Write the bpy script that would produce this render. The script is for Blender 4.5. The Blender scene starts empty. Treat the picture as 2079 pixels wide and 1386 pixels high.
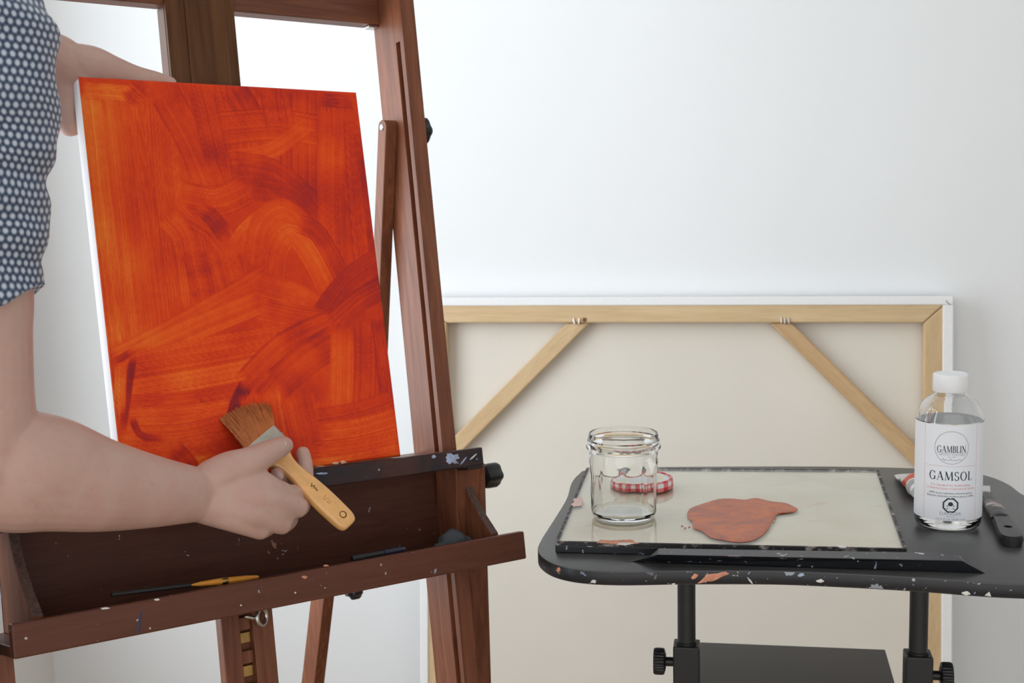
import bpy, bmesh, math, random
import numpy as np
from mathutils import Vector, Matrix

random.seed(7)
rng = np.random.RandomState(11)
SC = bpy.context.scene
COL = SC.collection
PI = math.pi
A3 = lambda *a: np.array(a, float)
def nrm(v): return v / np.linalg.norm(v)

# ------------------------------------------------------------------ camera
W, H, F, HC = 2079, 1386, 2817.35, 1.35
PITCH, ROLL = math.radians(7.73), math.radians(1.16)
_f = A3(0, math.cos(PITCH), -math.sin(PITCH)); _r = A3(1, 0, 0); _d = np.cross(_f, _r)
RIGHT = math.cos(ROLL) * _r + math.sin(ROLL) * _d
DOWN = -math.sin(ROLL) * _r + math.cos(ROLL) * _d
FWD = _f
CAM = A3(0, 0, HC)
cd = bpy.data.cameras.new('camera'); co = bpy.data.objects.new('camera', cd); COL.objects.link(co)
cd.sensor_width = 36.0; cd.lens = F / W * 36.0; cd.clip_start = .05
m = Matrix.Identity(4)
for i in range(3):
    m[i][0] = RIGHT[i]; m[i][1] = -DOWN[i]; m[i][2] = -FWD[i]; m[i][3] = CAM[i]
co.matrix_world = m
cd.dof.use_dof = True; cd.dof.focus_distance = 1.68; cd.dof.aperture_fstop = 9.0
SC.camera = co

# ------------------------------------------------------------------ view, world, window light
SC.view_settings.view_transform = 'Standard'; SC.view_settings.look = 'None'
SC.view_settings.exposure = 0.07; SC.view_settings.gamma = 1.0; SC.view_settings.use_curve_mapping = False
SC.cycles.use_denoising = True
SC.cycles.max_bounces = 18; SC.cycles.transmission_bounces = 18; SC.cycles.transparent_max_bounces = 18
WORLD_STRENGTH = 1.38
WINDOW_WATTS = 37.0
wd = bpy.data.worlds.new('world'); SC.world = wd; wd.use_nodes = True
bg = wd.node_tree.nodes['Background']; bg.inputs[0].default_value = (.985, .995, 1.0, 1); bg.inputs[1].default_value = WORLD_STRENGTH

# room frame: the back wall is turned a little, its right end is nearer
YW = math.radians(-9.4)
UW = A3(math.cos(YW), math.sin(YW), 0); NW = A3(math.sin(YW), -math.cos(YW), 0); ZV = A3(0, 0, 1)
PW = A3(-.175, 2.794, 0)                       # a point on the back wall
CORNER = PW - UW * .86                         # left corner of the room
def room(s, t, z): return CORNER + UW * s + NW * t + ZV * z     # s along back wall, t out of it

WIN_T0, WIN_T1, WIN_Z0, WIN_Z1 = .45, 2.20, .50, 2.45
ld = bpy.data.lights.new('window_daylight', 'AREA'); lo = bpy.data.objects.new('window_daylight', ld); COL.objects.link(lo)
ld.shape = 'RECTANGLE'; ld.size = WIN_T1 - WIN_T0; ld.size_y = WIN_Z1 - WIN_Z0
ld.energy = WINDOW_WATTS; ld.color = (.84, .93, 1.0)
lc = room(-.10, (WIN_T0 + WIN_T1) / 2, (WIN_Z0 + WIN_Z1) / 2)
m = Matrix.Identity(4)
for i in range(3):
    m[i][0] = -NW[i]; m[i][1] = ZV[i]; m[i][2] = -UW[i]; m[i][3] = lc[i]
lo.matrix_world = m

# ------------------------------------------------------------------ placing helpers
def ray(x, y): return RIGHT * ((x - W / 2) / F) + DOWN * ((y - H / 2) / F) + FWD
def at_y(x, y, Y): d = ray(x, y); return CAM + d * (Y / d[1])
def at_z(x, y, Z): d = ray(x, y); return CAM + d * ((Z - HC) / d[2])
def at_pl(x, y, P, n): d = ray(x, y); return CAM + d * (np.dot(P - CAM, n) / np.dot(d, n))

# easel frame: u across, v up the leaning frame, w out of its front
EO = A3(-.3014, 1.6908, HC - .3884)
def eframe(yaw=.6611, t=.1755, e=.0388):
    u = A3(math.cos(yaw), math.sin(yaw), 0); n = A3(math.sin(yaw), -math.cos(yaw), 0)
    v = ZV * math.cos(t) - n * math.sin(t); w = n * math.cos(t) + ZV * math.sin(t)
    return u * math.cos(e) - v * math.sin(e), v * math.cos(e) + u * math.sin(e), w
EU, EV, EW = eframe()
CU, CV, CW = eframe(t=.2267)                   # the canvas leans back a little more
CO = EO + EU * -.003 + EW * .005
def EP(u, v, w): return EO + EU * u + EV * v + EW * w
def CP(u, v, w): return CO + CU * u + CV * v + CW * w
def EX(x, y, w): return at_pl(x, y, EO + EW * w, EW)
def CX(x, y, w): return at_pl(x, y, CO + CW * w, CW)

# ------------------------------------------------------------------ object helpers
def link(name, me, mat=None, parent=None):
    o = bpy.data.objects.new(name, me); COL.objects.link(o)
    if mat is not None: me.materials.append(mat)
    if parent is not None: o.parent = parent
    return o
ORG = {}
def wloc(o):
    p = A3(*o.location)
    return p if o.parent is None else p + wloc(o.parent)
def thing(name, label, cat, loc, group=None):
    o = bpy.data.objects.new(name, None); COL.objects.link(o); o.location = tuple(loc); o.empty_display_size = .05
    o['label'] = label; o['category'] = cat
    if group: o['group'] = group
    return o
def tag(o, label, cat, group=None):
    o['label'] = label; o['category'] = cat
    if group: o['group'] = group
    return o
def mesh(name, verts, faces, mat, parent=None, smooth=False, origin=None):
    """verts in world space; stored relative to the parent (or to origin)"""
    v = np.asarray(verts, float)
    off = wloc(parent) if parent is not None else (np.zeros(3) if origin is None else np.asarray(origin, float))
    me = bpy.data.meshes.new(name); me.from_pydata((v - off).tolist(), [], [tuple(int(i) for i in f) for f in faces]); me.update()
    if smooth: me.polygons.foreach_set('use_smooth', [True] * len(me.polygons))
    o = link(name, me, mat, parent)
    if parent is None: o.location = tuple(off)
    return o
def struct(name, verts, faces, mat, **k):
    o = mesh(name, verts, faces, mat, **k); o['kind'] = 'structure'; return o
def fixn(o):
    bm = bmesh.new(); bm.from_mesh(o.data); bmesh.ops.recalc_face_normals(bm, faces=bm.faces); bm.to_mesh(o.data); bm.free(); return o
def bevel(o, w, seg=2, ang=.5):
    bm = bmesh.new(); bm.from_mesh(o.data)
    bmesh.ops.recalc_face_normals(bm, faces=bm.faces)
    ed = [e for e in bm.edges if len(e.link_faces) == 2 and e.calc_face_angle(0) > ang]
    bmesh.ops.bevel(bm, geom=ed, offset=w, segments=seg, profile=.5, affect='EDGES', clamp_overlap=True)
    bm.to_mesh(o.data); bm.free()
    return o
BOXF = [(0, 1, 3, 2), (4, 6, 7, 5), (0, 4, 5, 1), (2, 3, 7, 6), (0, 2, 6, 4), (1, 5, 7, 3)]
def box_pts(fn, a0, a1, b0, b1, c0, c1): return [fn(a, b, c) for a in (a0, a1) for b in (b0, b1) for c in (c0, c1)]
def fbox(name, fn, a0, a1, b0, b1, c0, c1, mat, parent=None, bw=.0015, seg=2):
    o = fixn(mesh(name, box_pts(fn, a0, a1, b0, b1, c0, c1), BOXF, mat, parent))
    if bw: bevel(o, bw, seg)
    return o
def prism(name, poly, fn0, fn1, mat, parent=None, bw=0, smooth=False, origin=None):
    """poly: list of 2d points; fn0 / fn1 map them to world for the two caps"""
    n = len(poly); v = [fn0(*p) for p in poly] + [fn1(*p) for p in poly]
    f = [tuple(range(n))[::-1], tuple(range(n, 2 * n))] + [(i, (i + 1) % n, n + (i + 1) % n, n + i) for i in range(n)]
    o = fixn(mesh(name, v, f, mat, parent, origin=origin))
    if bw: bevel(o, bw, 2)
    if smooth: shade(o, .6)
    return o
def shade(o, ang=None):
    me = o.data; me.polygons.foreach_set('use_smooth', [True] * len(me.polygons))
    if ang is not None: me.set_sharp_from_angle(angle=ang)
    return o
def frame_of(a):
    a = nrm(np.asarray(a, float)); t = A3(0, 0, 1) if abs(a[2]) < .9 else A3(1, 0, 0)
    x = nrm(np.cross(t, a)); y = np.cross(a, x); return x, y, a
def lathe(name, prof, base, axis, mat, parent=None, n=40, smooth=True, ang=.6, rfun=None, xref=None, closed=False, origin=None):
    """prof: (radius, height) list; closed profile when closed"""
    x, y, a = frame_of(axis)
    if xref is not None: x = nrm(np.asarray(xref) - np.dot(xref, a) * a); y = np.cross(a, x)
    v = []; f = []
    base = np.asarray(base, float)
    for k, (r, h) in enumerate(prof):
        for j in range(n):
            th = 2 * PI * j / n; rr = r if rfun is None else rfun(k, r, h, th)
            v.append(base + a * h + (x * math.cos(th) + y * math.sin(th)) * rr)
    K = len(prof)
    rngk = range(K) if closed else range(K - 1)
    for k in rngk:
        k2 = (k + 1) % K
        for j in range(n): f.append((k * n + j, k * n + (j + 1) % n, k2 * n + (j + 1) % n, k2 * n + j))
    if not closed:
        f.append(tuple(range(n))[::-1]); f.append(tuple((K - 1) * n + j for j in range(n)))
    o = fixn(mesh(name, v, f, mat, parent, origin=origin))
    if smooth: shade(o, ang)
    return o
def catmull(P, sub):
    P = np.asarray(P, float); out = []
    n = len(P)
    for i in range(n - 1):
        p0 = P[max(i - 1, 0)]; p1 = P[i]; p2 = P[i + 1]; p3 = P[min(i + 2, n - 1)]
        for s in range(sub):
            t = s / sub
            out.append(.5 * ((2 * p1) + (-p0 + p2) * t + (2 * p0 - 5 * p1 + 4 * p2 - p3) * t * t + (-p0 + 3 * p1 - 3 * p2 + p3) * t ** 3))
    out.append(P[-1]); return np.array(out)
def chain(pts, sub=6, n=20, ref=None, flat=1.0, cap=True):
    """a tapering round limb. pts: (x,y,z,r) or (x,y,z,ra,rb); flat scales rb; returns verts, faces"""
    P = np.array([list(p[:3]) + [p[3], p[4] if len(p) > 4 else p[3] * flat] for p in pts], float)
    Q = catmull(P, sub)
    # rounded ends
    if cap:
        def ends(a, b):
            d = nrm(a[:3] - b[:3]); res = []
            for k in (1, 2, 3, 4):
                t = k / 4 * PI / 2 * .96; e = a.copy(); e[:3] = a[:3] + d * min(a[3], a[4]) * math.sin(t); e[3:] = a[3:] * math.cos(t); res.append(e)
            return res
        s = ends(Q[0], Q[1])[::-1]; e = ends(Q[-1], Q[-2])
        Q = np.array(s + list(Q) + e)
    T = np.gradient(Q[:, :3], axis=0)
    v = []; f = []; px = None
    for i, q in enumerate(Q):
        a = nrm(T[i])
        if ref is not None: x = nrm(np.asarray(ref) - np.dot(ref, a) * a)
        elif px is None: x = frame_of(a)[0]
        else: x = nrm(px - np.dot(px, a) * a)
        px = x; y = np.cross(a, x)
        for j in range(n):
            th = 2 * PI * j / n; v.append(q[:3] + x * math.cos(th) * q[3] + y * math.sin(th) * q[4])
    K = len(Q)
    for k in range(K - 1):
        for j in range(n): f.append((k * n + j, k * n + (j + 1) % n, (k + 1) * n + (j + 1) % n, (k + 1) * n + j))
    f.append(tuple(range(n))[::-1]); f.append(tuple((K - 1) * n + j for j in range(n)))
    return v, f
def ellipsoid(c, r, axes=None, nu=20, nv=14):
    c = np.asarray(c, float); ax = axes or (A3(1, 0, 0), A3(0, 1, 0), A3(0, 0, 1)); v = []; f = []
    for i in range(nv + 1):
        p = PI * min(max(i / nv, .004), .996)
        for j in range(nu):
            t = 2 * PI * j / nu
            v.append(c + ax[0] * r[0] * math.sin(p) * math.cos(t) + ax[1] * r[1] * math.sin(p) * math.sin(t) + ax[2] * r[2] * math.cos(p))
    for i in range(nv):
        for j in range(nu): f.append((i * nu + j, i * nu + (j + 1) % nu, (i + 1) * nu + (j + 1) % nu, (i + 1) * nu + j))
    f.append(tuple(range(nu))[::-1]); f.append(tuple(nv * nu + j for j in range(nu)))
    return v, f
def join(parts):
    V = []; Fc = []
    for v, f in parts:
        o = len(V); V += list(v); Fc += [tuple(i + o for i in q) for q in f]
    return V, Fc
def fuse(name, parts, mat, parent, voxel, smooth=6, fac=.5, disp=None):
    """closed overlapping volumes grown together into one skin"""
    V, Fc = join(parts)
    o = fixn(mesh(name, V, Fc, mat, parent))
    r = o.modifiers.new('r', 'REMESH'); r.mode = 'VOXEL'; r.voxel_size = voxel
    if smooth:
        s = o.modifiers.new('s', 'SMOOTH'); s.factor = fac; s.iterations = smooth
    dg = bpy.context.evaluated_depsgraph_get(); dg.update()
    me = bpy.data.meshes.new_from_object(o.evaluated_get(dg)); o.modifiers.clear()
    old = o.data; o.data = me; bpy.data.meshes.remove(old); me.name = name
    if disp is not None:
        co_ = np.empty(len(me.vertices) * 3); me.vertices.foreach_get('co', co_); co_ = co_.reshape(-1, 3)
        nn = np.empty(len(me.vertices) * 3); me.vertices.foreach_get('normal', nn); nn = nn.reshape(-1, 3)
        off = wloc(parent); co_ = co_ + nn * disp(co_ + off)[:, None]
        me.vertices.foreach_set('co', co_.ravel()); me.update()
    if not me.materials: me.materials.append(mat)
    me.polygons.foreach_set('use_smooth', [True] * len(me.polygons))
    return o

# ------------------------------------------------------------------ materials
def srgb(r, g, b):
    g_ = lambda c: (c / 255 / 12.92) if c / 255 <= .04045 else ((c / 255 + .055) / 1.055) ** 2.4
    return (g_(r), g_(g), g_(b), 1)
def newmat(name):
    mt = bpy.data.materials.new(name); mt.use_nodes = True
    nt = mt.node_tree; b = nt.nodes['Principled BSDF']
    return mt, nt, b
def N(nt, typ, **k):
    n = nt.nodes.new(typ)
    for a, v in k.items(): setattr(n, a, v)
    return n
def setin(n, **k):
    for a, v in k.items(): n.inputs[a.replace('_', ' ')].default_value = v
def ramp(nt, fac, stops):
    r = N(nt, 'ShaderNodeValToRGB'); e = r.color_ramp.elements
    while len(e) < len(stops): e.new(.5)
    for i, (p, c) in enumerate(stops): e[i].position = p; e[i].color = c if len(c) == 4 else (*c, 1)
    nt.links.new(fac, r.inputs[0]); return r.outputs[0]
def coords(nt, scale=(1, 1, 1), axis=None):
    tc = N(nt, 'ShaderNodeTexCoord'); out = tc.outputs['Object']
    if axis is not None:
        x, y, a = frame_of(axis); cb = N(nt, 'ShaderNodeCombineXYZ')
        for i, d in enumerate((x, y, a)):
            dp = N(nt, 'ShaderNodeVectorMath', operation='DOT_PRODUCT'); nt.links.new(out, dp.inputs[0]); dp.inputs[1].default_value = tuple(d)
            nt.links.new(dp.outputs['Value'], cb.inputs[i])
        out = cb.outputs[0]
    mp = N(nt, 'ShaderNodeMapping'); mp.inputs['Scale'].default_value = scale; nt.links.new(out, mp.inputs[0]); return mp.outputs[0]
def noise(nt, vec, scale, detail=4, rough=.55, dist=0):
    n = N(nt, 'ShaderNodeTexNoise'); n.inputs['Scale'].default_value = scale; n.inputs['Detail'].default_value = detail
    n.inputs['Roughness'].default_value = rough; n.inputs['Distortion'].default_value = dist
    nt.links.new(vec, n.inputs['Vector']); return n.outputs['Fac']
def mixc(nt, fac, a, b):
    mx = N(nt, 'ShaderNodeMix', data_type='RGBA')
    for s, v in ((mx.inputs[0], fac), (mx.inputs[6], a), (mx.inputs[7], b)):
        if isinstance(v, (tuple, list, float, int)): s.default_value = v
        else: nt.links.new(v, s)
    return mx.outputs[2]
def bump(nt, b, h, strength, dist=.001):
    bp = N(nt, 'ShaderNodeBump'); bp.inputs['Strength'].default_value = strength; bp.inputs['Distance'].default_value = dist
    nt.links.new(h, bp.inputs['Height']); nt.links.new(bp.outputs[0], b.inputs['Normal'])
def plain(name, c, rough=.5, spec=.5, var=.06, scale=30, metal=0, bmp=0, bscale=200, coat=0, axis=None, sc=(1, 1, 1)):
    mt, nt, b = newmat(name)
    v = coords(nt, sc, axis); n = noise(nt, v, scale)
    lo_ = tuple(max(0, x * (1 - var)) for x in c[:3]); hi = tuple(min(1, x * (1 + var)) for x in c[:3])
    nt.links.new(ramp(nt, n, [(.3, lo_), (.7, hi)]), b.inputs['Base Color'])
    setin(b, Roughness=rough, Metallic=metal); b.inputs['Specular IOR Level'].default_value = spec; b.inputs['Coat Weight'].default_value = coat
    if bmp: bump(nt, b, noise(nt, v, bscale), bmp)
    return mt
def splats(nt, base, vec, scale, thr, cols, seed=0.):
    """paint flecks: a noise field cut at a threshold, coloured by a second field"""
    mp = N(nt, 'ShaderNodeMapping'); mp.inputs['Location'].default_value = (seed, seed * 1.7, -seed); nt.links.new(vec, mp.inputs[0])
    n = noise(nt, mp.outputs[0], scale, 3, .6, .4)
    msk = ramp(nt, n, [(thr, (0, 0, 0)), (thr + .015, (1, 1, 1))])
    n2 = noise(nt, mp.outputs[0], scale * .35, 0)
    k = len(cols)
    c = ramp(nt, n2, [(.35 + .3 * i / max(1, k - 1), cc) for i, cc in enumerate(cols)])
    return mixc(nt, msk, base, c)
def wood(name, axis, dark, light, rough=.40, spec=.30, flecks=False, grime=None, coat=.0, gs=9.):
    mt, nt, b = newmat(name)
    v = coords(nt, (16, 16, 1.2), axis)
    n1 = noise(nt, v, gs * .5, 5, .6, 1.2)
    col = ramp(nt, n1, [(.3, dark), (.7, light)])
    v2 = coords(nt, (90, 90, 3), axis); n2 = noise(nt, v2, gs, 3)
    col = mixc(nt, ramp(nt, n2, [(.45, (0, 0, 0)), (.8, (.35, .35, .35))]), col, tuple(x * .55 for x in dark[:3]) + (1,))
    vo = coords(nt)
    if grime:
        g = noise(nt, vo, 9, 4, .65, .6)
        col = mixc(nt, ramp(nt, g, [(.42, (0, 0, 0)), (.58, (.9, .9, .9))]), col, grime)
    if flecks:
        col = splats(nt, col, vo, 75, .70, [srgb(190, 185, 180), srgb(120, 130, 160), srgb(205, 200, 195)], 3.1)
        col = splats(nt, col, vo, 33, .72, [srgb(60, 70, 110), srgb(165, 120, 100), srgb(30, 28, 32)], 8.4)
    nt.links.new(col, b.inputs['Base Color']); setin(b, Roughness=rough); b.inputs['Specular IOR Level'].default_value = spec; b.inputs['Coat Weight'].default_value = coat; b.inputs['Coat Roughness'].default_value = .22
    bump(nt, b, n2, .12, .0006)
    return mt
def glass_thin(name, tint, rough=.0, ior=1.45):
    """a thin clear sheet: straight through, mirrored by the Fresnel share"""
    mt = bpy.data.materials.new(name); mt.use_nodes = True; nt = mt.node_tree; nt.nodes.clear()
    out = N(nt, 'ShaderNodeOutputMaterial'); mx = N(nt, 'ShaderNodeMixShader'); fr = N(nt, 'ShaderNodeFresnel'); fr.inputs[0].default_value = ior
    tr = N(nt, 'ShaderNodeBsdfTransparent'); tr.inputs[0].default_value = tint; gl = N(nt, 'ShaderNodeBsdfGlossy'); gl.inputs['Roughness'].default_value = rough
    ge = N(nt, 'ShaderNodeNewGeometry'); inv = N(nt, 'ShaderNodeMath', operation='SUBTRACT'); inv.inputs[0].default_value = 1.0; nt.links.new(ge.outputs['Backfacing'], inv.inputs[1])
    ml = N(nt, 'ShaderNodeMath', operation='MULTIPLY'); nt.links.new(fr.outputs[0], ml.inputs[0]); nt.links.new(inv.outputs[0], ml.inputs[1])
    nt.links.new(ml.outputs[0], mx.inputs[0]); nt.links.new(tr.outputs[0], mx.inputs[1]); nt.links.new(gl.outputs[0], mx.inputs[2]); nt.links.new(mx.outputs[0], out.inputs[0])
    return mt
def glass(name, c, ior=1.45, rough=0.0):
    mt, nt, b = newmat(name); setin(b, Base_Color=c, Roughness=rough, IOR=ior); b.inputs['Transmission Weight'].default_value = 1.0
    return mt

DK, LT = (.108, .035, .018), (.215, .078, .040)
M = {}
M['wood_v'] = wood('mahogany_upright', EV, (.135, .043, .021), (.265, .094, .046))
M['wood_u'] = wood('mahogany_rail', EU, DK, LT)
M['wood_mast'] = wood('mahogany_mast', EV, (.075, .030, .013), (.150, .066, .029), gs=4, spec=.12)
M['wood_tray'] = wood('mahogany_worn_tray', EU, DK, (.14, .048, .030), flecks=True)
M['wood_side'] = wood('mahogany_tray_side_matt', EV, (.13, .045, .022), (.22, .082, .040), rough=.75, spec=.03)
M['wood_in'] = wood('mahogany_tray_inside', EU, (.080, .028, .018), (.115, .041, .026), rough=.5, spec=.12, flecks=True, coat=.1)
M['wood_lip'] = wood('mahogany_paint_grimed_lip', EU, (.05, .022, .018), (.075, .032, .025), flecks=True, grime=(.014, .016, .022, 1))
M['pine_h'] = wood('pine_rail', UW, (.60, .43, .24), (.70, .52, .31), rough=.6, coat=0, gs=5)
M['pine_v'] = wood('pine_stile', ZV, (.58, .40, .22), (.69, .51, .30), rough=.6, coat=0, gs=5)
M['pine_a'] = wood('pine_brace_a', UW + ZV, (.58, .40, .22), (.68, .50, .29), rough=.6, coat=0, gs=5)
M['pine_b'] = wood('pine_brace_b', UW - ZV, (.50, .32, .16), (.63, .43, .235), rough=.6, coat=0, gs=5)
M['handle'] = plain('varnished_beech', srgb(232, 176, 108), .28, .5, .12, 14, coat=.6, axis=EV - EU * .6, sc=(8, 8, 1))
M['black_plastic'] = plain('black_plastic', (.012, .012, .013), .38, .5, .1, 40)
M['black_metal'] = plain('black_powder_coat', (.016, .016, .017), .42, .5, .1, 60, bmp=.06, bscale=900)
M['steel'] = plain('brushed_steel', (.62, .60, .57), .3, .5, .1, 60, metal=1)
M['ferrule'] = plain('dull_ferrule', (.48, .44, .38), .42, .5, .15, 60, metal=1)
M['brass'] = plain('brass', (.42, .25, .09), .35, .5, .2, 40, metal=1)
M['white_cap'] = plain('white_plastic', (.86, .87, .88), .35, .5, .01)
M['paper_label'] = plain('label_paper', (.84, .86, .90), .45, .4, .01)
M['ink'] = plain('grey_ink', (.045, .048, .055), .6, .2, .05)
M['ink_light'] = plain('pale_grey_ink', (.36, .38, .42), .6, .2, .05)
M['ink_red'] = plain('red_ink', (.78, .26, .20), .6, .2, .05)
M['ink_pink'] = plain('pale_red_line', (.80, .52, .50), .6, .2, .05)
M['gesso'] = plain('primed_canvas_edge', (.86, .86, .86), .8, .2, .02, 200, bmp=.15, bscale=900)

# ------------------------------------------------------------------ the room
def wall_mat(name, c, bmp=.05):
    mt, nt, b = newmat(name); v = coords(nt); n = noise(nt, v, 2.2, 3)
    nt.links.new(ramp(nt, n, [(.3, tuple(x * .985 for x in c)), (.7, c)]), b.inputs['Base Color']); setin(b, Roughness=.85); b.inputs['Specular IOR Level'].default_value = .2
    bump(nt, b, noise(nt, v, 260, 3), bmp, .0005); return mt
M['wall'] = wall_mat('white_wall_paint', (.855, .87, .88))
M['wall_l'] = wall_mat('warm_white_wall_paint', (.80, .78, .74))
M['ceil'] = wall_mat('ceiling_paint', (.82, .82, .81))
M['trim'] = plain('white_trim_gloss', (.82, .82, .81), .4, .4, .01)
M['floor'] = wood('oak_floor', UW, (.32, .22, .13), (.42, .30, .19), rough=.45, coat=0)
S1, T1, CZ = 4.3, 4.2, 2.62
def rbox(name, s0, s1, t0, t1, z0, z1, mat):
    o = fixn(struct(name, box_pts(room, s0, s1, t0, t1, z0, z1), BOXF, mat)); return o
rbox('wall_back', -.12, S1 + .12, -.12, 0, 0, CZ, M['wall'])
# left wall with its window opening
parts = []
def rb(s0, s1, t0, t1, z0, z1): parts.append((box_pts(room, s0, s1, t0, t1, z0, z1), BOXF))
rb(-.12, 0, 0, WIN_T0, 0, CZ); rb(-.12, 0, WIN_T1, T1, 0, CZ); rb(-.12, 0, WIN_T0, WIN_T1, 0, WIN_Z0); rb(-.12, 0, WIN_T0, WIN_T1, WIN_Z1, CZ)
fixn(struct('wall_left', *join(parts), M['wall_l']))
rbox('wall_right', S1, S1 + .12, 0, T1, 0, CZ, M['wall'])
rbox('ceiling', -.12, S1 + .12, -.12, T1, CZ, CZ + .1, M['ceil'])
fl = rbox('floor', -.12, S1 + .12, -.12, T1, -.08, 0, M['floor'])
parts = []
rb(-.09, -.04, WIN_T0, WIN_T0 + .05, WIN_Z0, WIN_Z1); rb(-.09, -.04, WIN_T1 - .05, WIN_T1, WIN_Z0, WIN_Z1)
rb(-.09, -.04, WIN_T0 + .05, WIN_T1 - .05, WIN_Z0, WIN_Z0 + .05); rb(-.09, -.04, WIN_T0 + .05, WIN_T1 - .05, WIN_Z1 - .05, WIN_Z1)
mt_ = (WIN_T0 + WIN_T1) / 2
rb(-.085, -.045, mt_ - .02, mt_ + .02, WIN_Z0 + .05, WIN_Z1 - .05)
fixn(struct('window_1', *join(parts), M['trim']))
rbox('trim_1', -.04, .05, WIN_T0 - .06, WIN_T1 + .06, WIN_Z0 - .03, WIN_Z0, M['trim'])
rbox('baseboard_back', .012, S1, 0, .012, 0, .09, M['trim'])
rbox('baseboard_left', 0, .012, 0, T1, 0, .09, M['trim'])

# ------------------------------------------------------------------ big stretched canvas leaning on the wall
LEAN = math.radians(7.0)
BV = ZV * math.cos(LEAN) - NW * math.sin(LEAN); BN = NW * math.cos(LEAN) + ZV * math.sin(LEAN)
BT = at_y(852, 604, 2.75)                       # upper left corner of its back
BWD = 1.024; BH = (BT[2] - .003) / BV[2] - .036 * BN[2] / BV[2] * 0
def B(a, b, c): return BT + UW * a - BV * b + BN * c     # a right, b down, c towards the room
big = thing('stretched_canvas', 'large blank canvas leaning on the wall, back turned to show its pine stretcher bars', 'canvas', B(BWD / 2, BH, -.02))
mt, nt, b_ = newmat('raw_canvas_back'); v_ = coords(nt); n_ = noise(nt, v_, 2.4, 3)
nt.links.new(ramp(nt, n_, [(.3, (.70, .655, .575)), (.7, (.76, .715, .64))]), b_.inputs['Base Color']); setin(b_, Roughness=.9)
bump(nt, b_, noise(nt, v_, 700, 2), .12, .0005); M['raw'] = mt
fbox('canvas_cloth', B, .006, BWD - .006, .006, BH - .006, -.036, -.032, M['raw'], big, 0)
SB = .046
def bar(name, poly, mat, c0=-.030, c1=-.002): return prism(name, poly, lambda a, b: B(a, b, c0), lambda a, b: B(a, b, c1), mat, big, bw=.003)
i_ = .004
bar('stretcher_bar', [(i_, i_), (BWD - i_, i_), (BWD - SB - .008, SB + .004), (SB + .008, SB + .004)], M['pine_h'])
bar('stretcher_bar', [(i_, BH - i_), (BWD - i_, BH - i_), (BWD - SB - .008, BH - SB), (SB + .008, BH - SB)], M['pine_h'])
bar('stretcher_bar', [(i_, i_ + .001), (SB + .0075, SB + .0045), (SB + .0075, BH - SB), (i_, BH - i_)], M['pine_v'])
bar('stretcher_bar', [(BWD - i_, i_ + .001), (BWD - SB - .0075, SB + .0045), (BWD - SB - .0075, BH - SB), (BWD - i_, BH - i_)], M['pine_v'])
def big_ab(x, y):
    P = at_pl(x, y, BT - BN * .004, BN) - BT; return float(P @ UW), float(-(P @ BV))
# two top corner braces (as seen) and their mirror images at the foot
la = [big_ab(1150, 657), big_ab(1196, 657)]; ra = [big_ab(1562, 655), big_ab(1608, 655)]
t0 = SB + .0045; ins = SB + .008
def brace(ax0, ax1, side, mat, foot=False):
    yb = [t0, t0, t0 + (ax1 - ins) if side < 0 else t0 + (BWD - ins - ax0), t0 + (ax0 - ins) if side < 0 else t0 + (BWD - ins - ax1)]
    pol = [(ax0, yb[0]), (ax1, yb[1]), (ins if side < 0 else BWD - ins, yb[3 if side > 0 else 2]), (ins if side < 0 else BWD - ins, yb[2 if side > 0 else 3])]
    if foot: pol = [(a, BH + .004 - b) for a, b in pol]
    bar('corner_brace', pol, mat, -.028, -.008)
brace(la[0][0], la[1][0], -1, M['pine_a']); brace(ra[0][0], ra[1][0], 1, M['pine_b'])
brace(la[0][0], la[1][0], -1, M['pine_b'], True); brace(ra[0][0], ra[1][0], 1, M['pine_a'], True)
# primed cloth folded over the outer edge
fw = .0165
for (a0, a1, b0, b1) in [(0, BWD, 0, fw), (0, BWD, BH - fw, BH), (0, fw, fw, BH - fw), (BWD - fw - .003, BWD, fw, BH - fw)]:
    fbox('canvas_fold', B, a0, a1, b0, b1, -.038, .0005, M['gesso'], big, .002)
for (x, y, an) in [(1166, 652, .2), (1176, 652, -.1), (1586, 650, .05), (1593, 651, 0), (1601, 651, .1), (1923, 614, .75)]:
    a, b = big_ab(x, y); d = A3(math.sin(an), math.cos(an)); e = A3(math.cos(an), -math.sin(an))
    pol = [(a + d[0] * s1 * .006 + e[0] * s2 * .0011, b + d[1] * s1 * .006 + e[1] * s2 * .0011) for s1, s2 in ((-1, -1), (1, -1), (1, 1), (-1, 1))]
    bar('staple', pol, M['steel'], -.006, .0018)
ka = big_ab(1187, 649)
kn = lathe('wood_knot', [(.0045, -.002), (.0045, .0004), (.003, .0007)], B(ka[0], ka[1], -.002), BN, plain('dark_knot', srgb(120, 70, 35), .7), big, 14)

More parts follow.
